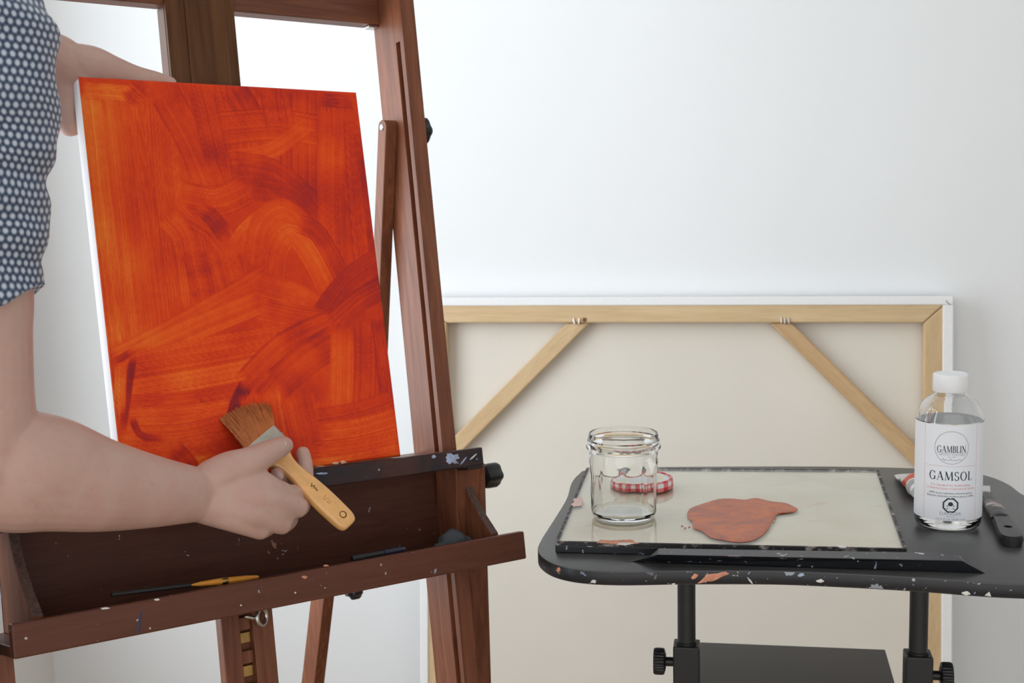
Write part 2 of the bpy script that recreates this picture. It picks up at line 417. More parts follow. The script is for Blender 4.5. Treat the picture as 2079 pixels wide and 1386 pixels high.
# ------------------------------------------------------------------ easel
base = EP(-.03, 0, -.25); base[2] = 0
easel = thing('studio_easel', 'dark mahogany studio easel holding the orange canvas above a storage tray', 'easel', base)
def eb(name, u0, u1, v0, v1, w0, w1, mat, parent=easel, bw=.0015): return fbox(name, EP, u0, u1, v0, v1, w0, w1, mat, parent, bw)
VF = -.93
def upright(u0, u1, inner):
    # inner = which side carries the groove
    w0, w1, g0, g1, gd = -.0737, -.0028, -.022, -.0115, .006
    if inner < 0: sec = [(u0, w0), (u0, g0), (u0 + gd, g0), (u0 + gd, g1), (u0, g1), (u0, w1), (u1, w1), (u1, w0)]
    else: sec = [(u0, w0), (u0, w1), (u1, w1), (u1, g1), (u1 - gd, g1), (u1 - gd, g0), (u1, g0), (u1, w0)]
    prism('upright', sec, lambda u, w: EP(u, -.022, w), lambda u, w: EP(u, .565, w), M['wood_v'], easel)
    prism('lower_post', sec, lambda u, w: EP(u, VF, w), lambda u, w: EP(u, -.1585, w), M['wood_v'], easel)
    fbox('upright_top', EP, u0, u1, .565, 1.02, w0, w1, M['wood_v'], easel, 0)
upright(.2594, .2824, -1)
upright(-.3555, -.3325, 1)
# crossbar at the top and mast behind the canvas
eb('crossbar', -.3325, .2594, .600, .685, -.0805, -.0575, M['wood_u'])
eb('bracket', .243, .2594, .5965, .5995, -.076, -.061, M['steel'], bw=.0006)
mast = eb('mast', -.0625, .033, -.02, 1.15, -.0570, -.0520, M['wood_mast'])
eb('mast_side', -.0625, -.0575, -.02, .599, -.079, -.0572, M['wood_mast'])
eb('mast_side', -.0625, -.0575, .686, 1.15, -.079, -.0572, M['wood_mast'])
eb('mast_panel', -.037, .0195, -.02, 1.15, -.0518, -.0495, M['wood_mast'])
# lower rack with a ladder slot
rl = eb('rack_rail', -.064, -.039, VF, -.159, -.066, -.049, M['wood_v'])
rr = eb('rack_rail', -.022, .0075, VF, -.159, -.066, -.049, M['wood_v'])
eb('rack_back', -.039, -.022, VF, -.159, -.066, -.0625, M['wood_v'], bw=0)
k = 0
vv = -.178
while vv > -.85:
    eb('rack_tooth', -.0388, -.0222, vv - .016, vv, -.0620, -.0530, M['wood_v'], bw=.001)
    eb('lit_face_block', -.0388, -.0222, vv - .033, vv - .019, -.0620, -.0560, M['brass'], bw=.001)  # light on the right rail's inner face, put into brass-coloured blocks
    vv -= .042
# eye ring hanging under the tray
rc = EX(531, 1252, -.035)
xr, yr, ar = frame_of(EW + EU * .6)
ringv = []; ringf = []
for i in range(28):
    t = 2 * PI * i / 28; cdir = xr * math.cos(t) + yr * math.sin(t)
    for j in range(8):
        p = 2 * PI * j / 8; ringv.append(rc + cdir * (.0105 + .0028 * math.cos(p)) + ar * .0028 * math.sin(p))
for i in range(28):
    for j in range(8): ringf.append((i * 8 + j, i * 8 + (j + 1) % 8, ((i + 1) % 28) * 8 + (j + 1) % 8, ((i + 1) % 28) * 8 + j))
mesh('ring_pull', ringv, ringf, M['steel'], easel, True)
sv, sf = chain([(*(rc - EU * .020 + EV * .004), .0028), (*(rc - EU * .009), .003)], 3, 10); mesh('ring_stem', sv, sf, M['steel'], easel, True)
# strut bolted through the upright, and the rear leg going back to the floor
def bar_vw(name, u0, u1, p0, p1, th, mat, round_top=False):
    p0 = A3(*p0); p1 = A3(*p1); d = nrm(p1 - p0); q = A3(-d[1], d[0]) * th / 2
    pol = [p1 + q, p1 - q]
    if round_top: pol += [p0 + (-d * math.sin(t) * th / 2) - q * math.cos(t) for t in np.linspace(0, PI, 12)]
    else: pol += [p0 - q, p0 + q]
    return prism(name, [tuple(p) for p in pol], lambda v, w: EP(u0, v, w), lambda v, w: EP(u1, v, w), mat, easel, bw=.0012)
bar_vw('strut', .2402, .2590, (.452, -.0475), (.02, -.158), .0205, M['wood_v'], True)
lathe('rivet', [(.0048, 0), (.0048, .0006), (.0036, .0018), (.0012, .0022)], EP(.2402, .452, -.0475), -EU, M['steel'], easel, 18)
for uu in (.2402, -.335):
    vfl = (-EO[2] + .012) / EV[2]
    bar_vw('rear_leg', uu, uu + .0188, (.10, -.2254), (-.93, -.648), .038, M['wood_v'])
eb('strut_stay', .2402, .2590, .022, .042, -.262, -.160, M['wood_u'])
eb('rear_tie', -.316, .2402, -.02, .02, -.283, -.262, M['wood_u'])
def knob(name, c, ax, r, h, parent, mat=M['black_plastic'], lobes=5):
    prof = [(r * .45, 0), (r * .5, h * .25), (r * .96, h * .35), (r, h * .5), (r, h * .86), (r * .86, h), (r * .3, h * 1.02)]
    def rf(k, rr, hh, th): return rr * (1 - .16 * (0.5 + .5 * math.cos(lobes * th)) * (1 if k >= 2 else 0))
    return lathe(name, prof, c, ax, mat, parent, 60, rfun=rf)
knob('tightening_knob', EP(.2826, .446, -.034), EU, .0190, .022, easel)
knob('tightening_knob', EP(.3335, -.045, -.036), EU, .0185, .038, easel)
knob('tightening_knob', EX(703, 1203, -.20), EU, .012, .022, easel)
# base posts stand plumb outside the leaning frame
for (ua, ub) in ((.2830, .3335), (-.405, -.3565)):
    top = -.0255
    p = []
    for u in (ua, ub):
        for w in (-.060, -.010):
            t = EP(u, top, w); bt = t.copy(); bt += A3(.006, 0, 0) * (t[2] - .04); bt[2] = .035
            p += [t, bt]
    o = fixn(mesh('base_post', [p[0], p[1], p[2], p[3], p[4], p[5], p[6], p[7]], [(0, 1, 3, 2), (4, 6, 7, 5), (0, 4, 5, 1), (2, 3, 7, 6), (0, 2, 6, 4), (1, 5, 7, 3)], M['wood_v'], easel)); bevel(o, .0015)
# base on the floor
hu = nrm(A3(EU[0], EU[1], 0)); hn = nrm(A3(EW[0], EW[1], 0)); bq = base.copy()
def BP(a, b, c): return bq + hu * a - hn * b * -1 + ZV * c
eo = EP(-.03, -.9, -.03); eo[2] = 0
def BP(a, b, c): return eo + hu * a + hn * b + ZV * c
for a in (-.345, .325): fbox('base_foot', BP, a - .02, a + .02, -.55, .12, .0, .045, M['wood_u'], easel, .003)
fbox('base_rail', BP, -.325, .305, -.03, .015, .05, .10, M['wood_u'], easel, .003)
# ledge, lip, storage tray
eb('canvas_ledge', -.3315, .2585, -.022, -.0015, -.062, .0075, M['wood_u'])
lip = eb('tray_lip', -.383, .3099, -.0254, -.0011, .008, .0205, M['wood_lip'], bw=.002)
eb('lip_end', .2830, .3099, -.0300, -.0260, -.009, .0195, M['wood_lip'])
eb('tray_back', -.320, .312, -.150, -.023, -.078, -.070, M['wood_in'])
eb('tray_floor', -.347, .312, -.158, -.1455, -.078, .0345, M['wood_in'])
fb = eb('front_board', -.347, .347, -.1585, -.121, .035, .047, M['wood_tray'], bw=.002)
cur = [(-.0262, -.026), (-.043, -.021), (-.062, -.0125), (-.080, -.0005), (-.0945, .011), (-.108, .024), (-.1195, .0345), (-.1453, .0345), (-.1453, -.0695), (-.0262, -.0695)]
for u0, u1 in ((.300, .312), (-.320, -.308)):
    prism('tray_side', cur, lambda v, w, u=u0: EP(u, v, w), lambda v, w, u=u1: EP(u, v, w), M['wood_side'], easel, bw=.001)
# worn pale front edge of the two tray sides
M['worn_edge'] = plain('worn_edge', (.095, .055, .044), .6, .2, .35, 220)
for u0, u1 in ((.3004, .3116), (-.3196, -.3084)):
    cc_ = catmull(np.array(cur[:7]), 3); V = []; Fc = []
    for i in range(len(cc_)):
        d = cc_[min(i + 1, len(cc_) - 1)] - cc_[max(i - 1, 0)]; d = d / np.hypot(*d); n2d = A3(d[1], -d[0]); n2d = n2d if n2d[1] > 0 else -n2d
        for u in (u0, u1):
            for h in (-.0004, .0006): p_ = cc_[i] + n2d * h; V.append(EP(u, p_[0], p_[1]))
    for i in range(len(cc_) - 1):
        a = i * 4; Fc += [(a + 1, a + 3, a + 7, a + 5), (a, a + 4, a + 6, a + 2), (a, a + 1, a + 5, a + 4), (a + 2, a + 6, a + 7, a + 3)]
    k_ = (len(cc_) - 1) * 4; Fc += [(0, 2, 3, 1), (k_, k_ + 1, k_ + 3, k_ + 2)]
    fixn(mesh('side_edge', V, Fc, M['worn_edge'], easel))
# dried paint on the lip and front board
def blob(name, pts, fn, h, mat, parent=None, n=3, origin=None, jit=.0):
    """thin closed cake of paint over an outline; fn(x,y,h) -> world"""
    P = catmull(np.array(pts + [pts[0]], float), n)[:-1]
    c = P.mean(0); V = []; K = len(P)
    if name == 'paint_smear': P = c + (P - c) * np.array([random.uniform(.78, 1.12) for _ in P])[:, None]
    rings = [(1.0, 0.0), (.97, .55), (.86, .9), (.55, 1.0)]
    for s, hh in rings: V += [fn(*(c + (p - c) * s), h * hh) for p in P]
    V.append(fn(*c, h))
    Fc = []
    for r in range(len(rings) - 1):
        for j in range(K): Fc.append((r * K + j, r * K + (j + 1) % K, (r + 1) * K + (j + 1) % K, (r + 1) * K + j))
    L = (len(rings) - 1) * K
    for j in range(K): Fc.append((L + j, L + (j + 1) % K, len(V) - 1))
    Fc.append(tuple(range(K))[::-1])
    o = fixn(mesh(name, V, Fc, mat, parent, origin=origin)); shade(o, .9); return o
M['smear_blue'] = plain('blue_grey_paint', srgb(165, 178, 205), .5, .4, .3, 120)
M['smear_white'] = plain('white_paint', srgb(215, 213, 208), .5, .4, .15, 120)
M['smear_peach'] = plain('peach_paint', srgb(205, 140, 112), .55, .4, .25, 160)
LW = .0205
def LX(x, y, h): return EX(x, y, LW) + EW * h
def rag(x0, y0, x1, y1, n=11, j=.3):
    cx, cy, rx, ry = (x0 + x1) / 2, (y0 + y1) / 2, (x1 - x0) / 2, (y1 - y0) / 2
    return [(cx + rx * math.cos(2 * PI * i / n) * random.uniform(1 - j, 1 + j), cy + ry * math.sin(2 * PI * i / n) * random.uniform(1 - j, 1 + j)) for i in range(n)]
blob('paint_smear', [(904, 926), (910, 918), (922, 922), (931, 920), (934, 929), (926, 934), (931, 941), (918, 940), (909, 944), (906, 936)], LX, .0007, M['smear_blue'], lip)
blob('paint_smear', [(937, 938), (945, 928), (948, 927), (940, 939), (934, 943)], LX, .0005, M['smear_blue'], lip)
blob('paint_smear', [(953, 932), (966, 921), (967, 923), (955, 934)], LX, .0005, M['smear_white'], lip)
blob('paint_smear', rag(877, 923, 885, 930), LX, .0005, M['smear_blue'], lip)
blob('paint_smear', rag(640, 958, 668, 963, 9), LX, .0004, M['smear_blue'], lip)
def DX(x, y, h): return EX(x, y, .047) + EW * h
blob('paint_smear', [(276, 1286), (280, 1262), (285, 1238), (288, 1236), (287, 1258), (282, 1284)], DX, .0004, plain('navy_paint', srgb(56, 52, 76), .5), fb)
for bx in ((205, 1232, 222, 1237), (655, 1146, 668, 1150), (612, 1168, 623, 1175), (597, 1201, 602, 1205), (487, 1226, 491, 1231), (313, 1214, 324, 1219)):
    blob('paint_smear', rag(*bx), DX, .0004, M['smear_peach'] if bx[0] > 600 else M['smear_white'], fb)

# ------------------------------------------------------------------ the painted canvas on the easel
KW, KH, KT = .381, .4935, .028
cv = thing('painted_canvas', 'stretched canvas covered in streaky burnt-orange underpainting, standing on the easel', 'canvas', CP(0, 0, -.01))
M['canvas_wrap'] = plain('white_primed_cloth', (.88, .88, .89), .75, .25, .02, 300, bmp=.2, bscale=1200)
wrap = fbox('canvas_wrap', CP, -KW / 2, KW / 2, .0005, KH, -KT, -.0006, M['canvas_wrap'], cv, .0045, 4); shade(wrap)
for (a0, a1, b0, b1) in [(-.17, .17, .455, .485), (-.17, .17, .010, .040), (-.185, -.155, .045, .45), (.155, .185, .045, .45)]:
    fbox('stretcher_bar', CP, a0, a1, b0, b1, -KT - .0012, -KT - .0001, M['pine_v'], cv, 0)
# brush strokes worked out on a fine grid: tone 0 = thin bright orange, 1 = thick dark red
GX, GY = 430, 556
src = [(45, 25), (985, 85), (1140, 1325), (172, 1400)]; dst = [(0, 0), (1, 0), (1, 1), (0, 1)]
Am = []; Bm = []
for (x, y), (s, t) in zip(src, dst):
    Am += [[x, y, 1, 0, 0, 0, -s * x, -s * y], [0, 0, 0, x, y, 1, -t * x, -t * y]]; Bm += [s, t]
hm = np.append(np.linalg.solve(np.array(Am, float), np.array(Bm, float)), 1).reshape(3, 3)
def st(p):
    q = hm @ A3(p[0], p[1], 1); return A3(q[0] / q[2] * KW, q[1] / q[2] * KH)
gx, gy = np.meshgrid(np.linspace(0, KW, GX), np.linspace(0, KH, GY))
tone = np.full((GY, GX), .52); hgt = np.zeros((GY, GX))
def n1(k, L):
    a = rng.rand(k + 2); xs = np.linspace(0, k, L); i = xs.astype(int); f = xs - i; f = f * f * (3 - 2 * f); return a[i] * (1 - f) + a[i + 1] * f
def value2(nx, ny):
    g = rng.rand(ny + 2, nx + 2); X = gx / KW * nx; Y = gy / KH * ny; i = X.astype(int); j = Y.astype(int); fx = X - i; fy = Y - j
    fx = fx * fx * (3 - 2 * fx); fy = fy * fy * (3 - 2 * fy)
    return (g[j, i] * (1 - fx) + g[j, i + 1] * fx) * (1 - fy) + (g[j + 1, i] * (1 - fx) + g[j + 1, i + 1] * fx) * fy
def stroke(pts, wpx, tn, amp=.16, op=.85, ridge=.10):
    P = catmull(np.array([st(p) for p in pts]), 8); w = wpx / 940 * KW / 2
    lo_ = P.min(0) - w * 1.3; hi = P.max(0) + w * 1.3
    msk = (gx > lo_[0]) & (gx < hi[0]) & (gy > lo_[1]) & (gy < hi[1])
    X = np.stack([gx[msk], gy[msk]], 1)
    if not len(X): return
    best = np.full(len(X), 1e9); cc = np.zeros(len(X)); al = np.zeros(len(X)); acc = 0; ov = np.zeros(len(X))
    for a, b in zip(P[:-1], P[1:]):
        d = b - a; L = np.hypot(*d)
        if L < 1e-7: continue
        d = d / L; r = X - a; t = r @ d; tc = np.clip(t, 0, L); q = r - tc[:, None] * d; dist = np.hypot(q[:, 0], q[:, 1])
        cr = r[:, 1] * d[0] - r[:, 0] * d[1]
        m_ = dist < best; best[m_] = dist[m_]; cc[m_] = cr[m_]; al[m_] = acc + t[m_]; acc += L
    edge_n = n1(40, 400)[np.clip(((cc / w + 1.3) / 2.6 * 399).astype(int), 0, 399)]
    s_in = np.clip((al + .006 * edge_n) / .010, 0, 1); s_out = np.clip((acc - al + .012 * edge_n) / .016, 0, 1)
    e = np.clip((w - np.abs(cc)) / (.0022), 0, 1)
    alpha = op * e * s_in * s_out
    idx = np.clip(((cc / w + 1.3) / 2.6 * 799).astype(int), 0, 799)
    streak = (.55 * n1(16, 800) + .45 * n1(55, 800))[idx] - .5
    fine = n1(120, 800)[idx] - .5
    fade = n1(5, 400)[np.clip((al / max(acc, 1e-6) * 399).astype(int), 0, 399)] - .5
    val = .5 + (tn - .5) * .85 + amp * .9 * streak + amp * 1.35 * fine - .28 * np.clip(fine - .24, 0, 1) * 3 + .12 * fade
    rd = np.exp(-((np.abs(cc) - w * .93) / .0012) ** 2) * ridge
    T = tone[msk]; T = T * (1 - alpha) + (val + rd) * alpha; tone[msk] = T
    h_ = hgt[msk]; hgt[msk] = h_ * (1 - alpha) + (streak * .8 + fine + rd * 4) * alpha
STROKES = [
    ([(420, 40), (470, 250), (520, 480)], 190, .56), ([(620, 60), (640, 400)], 190, .58), ([(800, 80), (800, 480)], 180, .60), ([(950, 100), (1000, 500)], 150, .62),
    ([(90, 90), (130, 500), (175, 900)], 110, .34), ([(160, 90), (200, 500), (235, 900)], 90, .42), ([(235, 100), (265, 480), (300, 850)], 95, .46), ([(320, 110), (340, 450), (380, 800)], 95, .48),
    ([(60, 70), (240, 85)], 55, .26), ([(210, 60), (250, 95)], 90, .70),
    ([(330, 90), (420, 250), (490, 420)], 110, .60), ([(450, 80), (500, 300)], 90, .66), ([(560, 70), (640, 200)], 100, .68),
    ([(520, 200), (700, 190), (860, 215)], 110, .56), ([(540, 300), (680, 280), (800, 205)], 60, .44), ([(700, 90), (720, 200)], 110, .62),
    ([(560, 330), (700, 360), (830, 470)], 110, .68, .16, .7, .03), ([(620, 400), (760, 430), (850, 520)], 80, .74, .16, .55, .03), ([(380, 420), (500, 440), (600, 400)], 100, .55),
    ([(900, 140), (890, 400), (900, 700)], 110, .52), ([(970, 160), (985, 420), (1010, 720)], 80, .60), ([(1010, 300), (1040, 560), (1060, 760)], 55, .74), ([(860, 110), (975, 120)], 50, .68),
    ([(340, 480), (400, 560), (430, 780)], 120, .44), ([(420, 480), (480, 520), (540, 590)], 100, .52), ([(455, 465), (495, 510), (528, 560)], 62, .82, .16, .60, .02),
    ([(430, 600), (450, 680), (470, 780)], 110, .58), ([(520, 600), (540, 690), (570, 780)], 110, .50),
    ([(560, 600), (600, 545), (680, 480)], 70, .40), ([(640, 660), (660, 540), (725, 490), (800, 560), (880, 720)], 110, .50), ([(690, 720), (710, 600), (760, 560), (830, 650), (890, 780)], 80, .46), ([(780, 520), (850, 560), (930, 700)], 70, .70),
    ([(150, 950), (400, 830), (660, 690)], 70, .42), ([(210, 950), (420, 860), (640, 780)], 80, .36), ([(640, 720), (760, 760), (890, 830)], 90, .44), ([(640, 800), (760, 830), (870, 850)], 80, .50),
    ([(870, 840), (960, 730), (1080, 650)], 110, .72), ([(900, 860), (1000, 780), (1090, 740)], 80, .66),
    ([(200, 960), (500, 915), (880, 870)], 60, .46), ([(190, 1010), (480, 975), (720, 940)], 70, .46), ([(190, 1060), (440, 1030), (640, 1000)], 70, .36), ([(190, 1110), (400, 1105), (590, 1080)], 70, .52),
    ([(180, 1160), (380, 1160), (560, 1140)], 80, .36), ([(170, 1215), (360, 1220), (540, 1190)], 80, .44), ([(170, 1270), (330, 1270), (500, 1250)], 80, .50), ([(180, 1330), (330, 1335), (480, 1320)], 70, .26), ([(330, 1270), (380, 1330), (400, 1390)], 90, .68),
    ([(600, 1060), (730, 940), (900, 865)], 110, .58), ([(700, 1060), (800, 980), (900, 920)], 110, .64), ([(590, 1060), (560, 1120), (540, 1190)], 50, .90),
    ([(640, 1085), (660, 1220), (690, 1370)], 150, .40), ([(770, 1100), (800, 1220), (830, 1360)], 130, .50), ([(860, 1110), (880, 1220)], 90, .46),
    ([(940, 880), (935, 1050), (930, 1210)], 110, .44), ([(1010, 860), (1010, 1030), (1000, 1200)], 90, .52), ([(1070, 850), (1090, 1020), (1110, 1190)], 90, .66),
    ([(840, 1190), (980, 1170), (1120, 1130)], 80, .58), ([(850, 1235), (990, 1225), (1135, 1190)], 80, .42), ([(820, 1300), (980, 1290), (1140, 1260)], 80, .50), ([(700, 1350), (900, 1345), (1140, 1310)], 60, .34),
    ([(208, 950), (190, 1060), (170, 1185)], 26, .88), ([(150, 960), (205, 930)], 26, .82), ([(165, 970), (160, 1120)], 40, .24), ([(200, 1150), (230, 1210), (300, 1225)], 26, .80),
]
for sk in STROKES: stroke(*sk)
tone += (value2(9, 11) - .5) * .16 + (value2(60, 80) - .5) * .05 + rng.randn(GY, GX) * .018
sn = gx / KW; tone -= .06 * np.exp(-sn / .05)
tone = np.clip(.54 + (tone - .5) * 1.18, 0, 1)
RAMP = [(0, (252, 160, 70)), (.2, (247, 118, 36)), (.4, (238, 84, 24)), (.55, (222, 62, 22)), (.72, (192, 46, 30)), (.88, (152, 38, 40)), (1, (118, 30, 46))]
rx = [r[0] for r in RAMP]; rc_ = np.array([srgb(*r[1])[:3] for r in RAMP])
col = np.stack([np.interp(tone, rx, rc_[:, k]) for k in range(3)], -1)
V = []
uu = np.linspace(-KW / 2, KW / 2, GX); vv_ = np.linspace(KH, 0, GY)
UU, VV = np.meshgrid(uu, vv_)
eu = KW / 2 - np.abs(UU); ev = np.minimum(KH - VV, VV)
er = .004; dd = np.clip(er - np.minimum(eu, ev), 0, er); ww = .0006 - (er - np.sqrt(np.maximum(er * er - dd * dd, 0)))
PTS = CO + UU[..., None] * CU + VV[..., None] * CV + ww[..., None] * CW
off = wloc(cv)
me = bpy.data.meshes.new('painted_face')
idx = np.arange(GX * GY).reshape(GY, GX)
quads = np.stack([idx[:-1, :-1], idx[1:, :-1], idx[1:, 1:], idx[:-1, 1:]], -1).reshape(-1, 4)
me.vertices.add(GX * GY); me.vertices.foreach_set('co', (PTS.reshape(-1, 3) - off).ravel())
me.loops.add(quads.size); me.loops.foreach_set('vertex_index', quads.ravel())
me.polygons.add(len(quads)); me.polygons.foreach_set('loop_start', np.arange(0, quads.size, 4)); me.polygons.foreach_set('loop_total', np.full(len(quads), 4))
me.update(calc_edges=True); me.validate()
me.polygons.foreach_set('use_smooth', [True] * len(me.polygons))
at = me.color_attributes.new('paint', 'FLOAT_COLOR', 'POINT')
at.data.foreach_set('color', np.concatenate([col, np.clip(hgt * .5 + .5, 0, 1)[..., None]], -1).astype(np.float32).ravel())
mt, nt, b_ = newmat('streaky_orange_oil')
an = N(nt, 'ShaderNodeAttribute', attribute_name='paint'); nt.links.new(an.outputs['Color'], b_.inputs['Base Color'])
setin(b_, Roughness=.5); b_.inputs['Specular IOR Level'].default_value = .18
weave = noise(nt, coords(nt), 1500, 1)
ad = N(nt, 'ShaderNodeMath', operation='MULTIPLY_ADD'); nt.links.new(weave, ad.inputs[0]); ad.inputs[1].default_value = .25; nt.links.new(an.outputs['Alpha'], ad.inputs[2])
bump(nt, b_, ad.outputs[0], .5, .0006)
link('painted_face', me, mt, cv)
# bare priming left showing along the lower edge
for (x0, y0, x1, y1) in [(672, 938, 688, 942), (690, 934, 704, 941), (640, 945, 660, 947)]:
    blob('bare_patch', rag(x0, y0, x1, y1, 9, .45), lambda x, y, h: CX(x, y, .0008) + CW * h, .0003, plain('bare_priming', srgb(225, 180, 150), .7), cv)

# ------------------------------------------------------------------ black tilting table
TZ = HC - .4546; TT = TZ - .014; TTH = .0165
def mt_black(name, base, rough, fl):
    mt, nt, b = newmat(name); v = coords(nt); n = noise(nt, v, 7, 4)
    c = ramp(nt, n, [(.3, tuple(x * .8 for x in base)), (.7, tuple(x * 1.15 for x in base))])
    if fl:
        c = splats(nt, c, v, 95, .655, [srgb(205, 205, 205), srgb(120, 130, 160), srgb(190, 185, 180)], 1.3)
        c = splats(nt, c, v, 40, .665, [srgb(60, 66, 96), srgb(170, 130, 110), srgb(150, 155, 160)], 5.7)
    nt.links.new(c, b.inputs['Base Color']); setin(b, Roughness=rough)
    bump(nt, b, noise(nt, v, 900, 2), .05, .0004); return mt
M['table_top'] = mt_black('black_laminate', (.055, .055, .054), .36, False)
M['table_edge'] = mt_black('paint_spattered_black_edge', (.011, .012, .015), .36, True)
tb = thing('tilting_table', 'black laptop-style side table with rounded top on two adjustable posts', 'table', A3(.36, 1.70, 0))
outline_px = [(1374, 1158), (1260, 1160), (1180, 1156), (1130, 1146), (1103, 1132), (1092, 1116), (1098, 1096), (1122, 1058), (1150, 1012), (1160, 980), (1175, 962), (1196, 953), (1300, 948)]
tab = [at_z(x, y, TT)[:2] for x, y in outline_px]
tab += [at_z(x, y, TT)[:2] for x, y in [(1600, 946), (1785, 948), (1900, 952), (1960, 957), (2010, 967), (2048, 983), (2076, 1003)]]
tab += [A3(.692, 1.78), A3(.688, 1.70), A3(.672, 1.58), A3(.660, 1.50), A3(.640, 1.445), A3(.600, 1.428)]
tab += [at_z(x, y, TT)[:2] for x, y in [(2090, 1186), (2000, 1182), (1850, 1171), (1700, 1163), (1560, 1158)]]
TP = catmull(np.array(tab + [tab[0]]), 5)[:-1]
top = prism('table_top', [tuple(p) for p in TP], lambda x, y: A3(x, y, TT), lambda x, y: A3(x, y, TT - TTH), M['table_top'], tb)
top.data.materials.append(M['table_edge'])
for p in top.data.polygons: p.material_index = 0 if p.normal.z > .7 else 1
bevel(top, .0012, 2, .9); shade(top, .7)
# raised stop ledge along its front edge
lz = .0155
l0 = [at_z(1283, 1140, TT), at_z(2001, 1164, TT)]
l1 = [at_z(1336, 1126, TT + lz), at_z(1953, 1138, TT + lz)]
l2 = [at_z(1338, 1113, TT + lz), at_z(1938, 1122, TT + lz)]
l3 = [A3(l2[0][0] - .02, l2[0][1] - .002, TT), A3(l2[1][0] + .02, l2[1][1] - .002, TT)]
lv = [*l0, *l1, *l2, *l3]
lg = fixn(mesh('stop_ledge', [p + ZV * .0002 for p in lv], [(0, 1, 3, 2), (2, 3, 5, 4), (4, 5, 7, 6), (0, 6, 7, 1), (0, 2, 4, 6), (1, 7, 5, 3)], M['table_edge'], tb)); bevel(lg, .0012, 2)
def TX(x, y, h): return at_z(x, y, TT + lz) + ZV * h
blob('paint_smear', [(1525, 1129), (1535, 1126), (1550, 1127), (1546, 1131), (1532, 1134)], lambda x, y, h: at_pl(x, y, l0[0] + (l1[0] - l0[0]) * .6, A3(-.15, -1, .4)) + A3(-.1, -.9, .4) * (h + .0002), .0004, M['smear_peach'], lg)
fr_n = nrm(A3(-.13, -1, 0))
def FX(x, y, h):
    # onto the front edge face: nearest point of the outline under this pixel
    best = None
    for a, b in zip(TP, np.roll(TP, -1, 0)):
        d = b - a; n_ = A3(d[1], -d[0], 0)
        if np.hypot(n_[0], n_[1]) < 1e-9: continue
        n_ = nrm(n_); a3 = A3(a[0], a[1], TT)
        r_ = ray(x, y); dn = np.dot(r_, n_)
        if abs(dn) < 1e-6: continue
        P = CAM + r_ * (np.dot(a3 - CAM, n_) / dn); t = np.dot(P[:2] - a, d) / np.dot(d, d)
        if -.02 <= t <= 1.02 and P[1] > .5 and (best is None or P[1] < best[0][1]): best = (P, n_ if np.dot(n_, r_) < 0 else -n_)
    if best is None: return at_y(x, y, 1.5)
    return best[0] + best[1] * (h + .0002)
for pts, mm in [([(1418, 1183), (1428, 1170), (1450, 1163), (1474, 1160), (1480, 1163), (1466, 1172), (1445, 1180)], 'smear_peach'), ([(1403, 1172), (1410, 1164), (1418, 1168), (1408, 1176)], 'smear_peach'),
                (rag(1200, 1176, 1210, 1184), 'smear_white'), (rag(1130, 1150, 1138, 1162), 'smear_peach'), (rag(1658, 1175, 1672, 1183), 'smear_white'), (rag(1620, 1163, 1634, 1170), 'smear_blue'),
                ([(1952, 1203), (1962, 1199), (1970, 1206), (1960, 1209)], 'smear_white'), ([(1999, 1209), (2008, 1201), (2012, 1210)], 'smear_white'), ([(1516, 1170), (1524, 1176), (1529, 1184), (1526, 1185), (1520, 1178)], 'smear_white'), (rag(1363, 1183, 1371, 1187), 'smear_white')]:
    blob('paint_smear', pts, FX, .0004, M[mm], top)
# posts, clamps, knobs, lower shelf, base
yaw = math.radians(-9.4); TUx = A3(math.cos(yaw), math.sin(yaw), 0); TVy = A3(-math.sin(yaw), math.cos(yaw), 0)
for (px, py, yy, side, kx) in ((1394, 1305, 1.72, -1, 1339), (1864, 1325, 1.68, 1, 1915)):
    c = at_y(px, py, yy); zc = c[2]
    lathe('post', [(.0116, .40), (.0116, TT - TTH - .0005)], A3(c[0], c[1], 0), ZV, M['black_metal'], tb, 28)
    def cb(a, b, z, c=c): return A3(c[0], c[1], 0) + TUx * a + TVy * b + ZV * z
    fbox('clamp_sleeve', cb, -.0168, .0168, -.0168, .0168, .06, zc, M['black_metal'], tb, .002)
    lathe('sleeve_collar', [(.0128, zc), (.0128, zc + .0025), (.0118, zc + .003)], A3(c[0], c[1], 0), ZV, M['black_plastic'], tb, 28)
    fbox('top_plate', cb, -.045, .045, -.06, .06, TT - TTH - .005, TT - TTH - .0003, M['black_metal'], tb, .001)
    kz = at_y(kx, 1345 if side < 0 else 1368, yy)[2]
    cst = cb(side * .0168, 0, kz)
    lathe('knob_stem', [(.006, 0), (.006, .012)], cst, TUx * side, M['black_plastic'], tb, 16)
    o = lathe('clamp_knob', [(.010, .010), (.0165, .012), (.0172, .015), (.0172, .023), (.0160, .0255), (.006, .026)], cst, TUx * side, M['black_plastic'], tb, 72, rfun=lambda k, r, h, th: r * (1 - (.05 if (int(th / (2 * PI) * 24 * 2 + .01) % 2 and 1 <= k <= 4) else 0)))
    fbox('base_foot', cb, -.02, .02, -.24, .20, .03, .06, M['black_metal'], tb, .003)
    for b in (-.22, .18): lathe('caster', [(.012, -.01), (.015, -.006), (.015, .006), (.012, .01)], cb(0, b, .0151), TUx, M['black_plastic'], tb, 20)
p0 = at_y(1394, 1305, 1.72); p1 = at_y(1864, 1325, 1.68)
mid = (p0 + p1) / 2
fbox('base_bar', lambda a, b, z: A3(mid[0], mid[1], 0) + TUx * a + TVy * b + ZV * z, -.128, .128, -.015, .015, .032, .058, M['black_metal'], tb, .002)
s0 = at_y(1421, 1303, 1.95); SZ = s0[2]
sh = [at_z(1421, 1303, SZ), at_z(1797, 1318, SZ)]
dv = -TVy * .36
shp = [sh[0], sh[1], sh[1] + dv, sh[0] + dv]
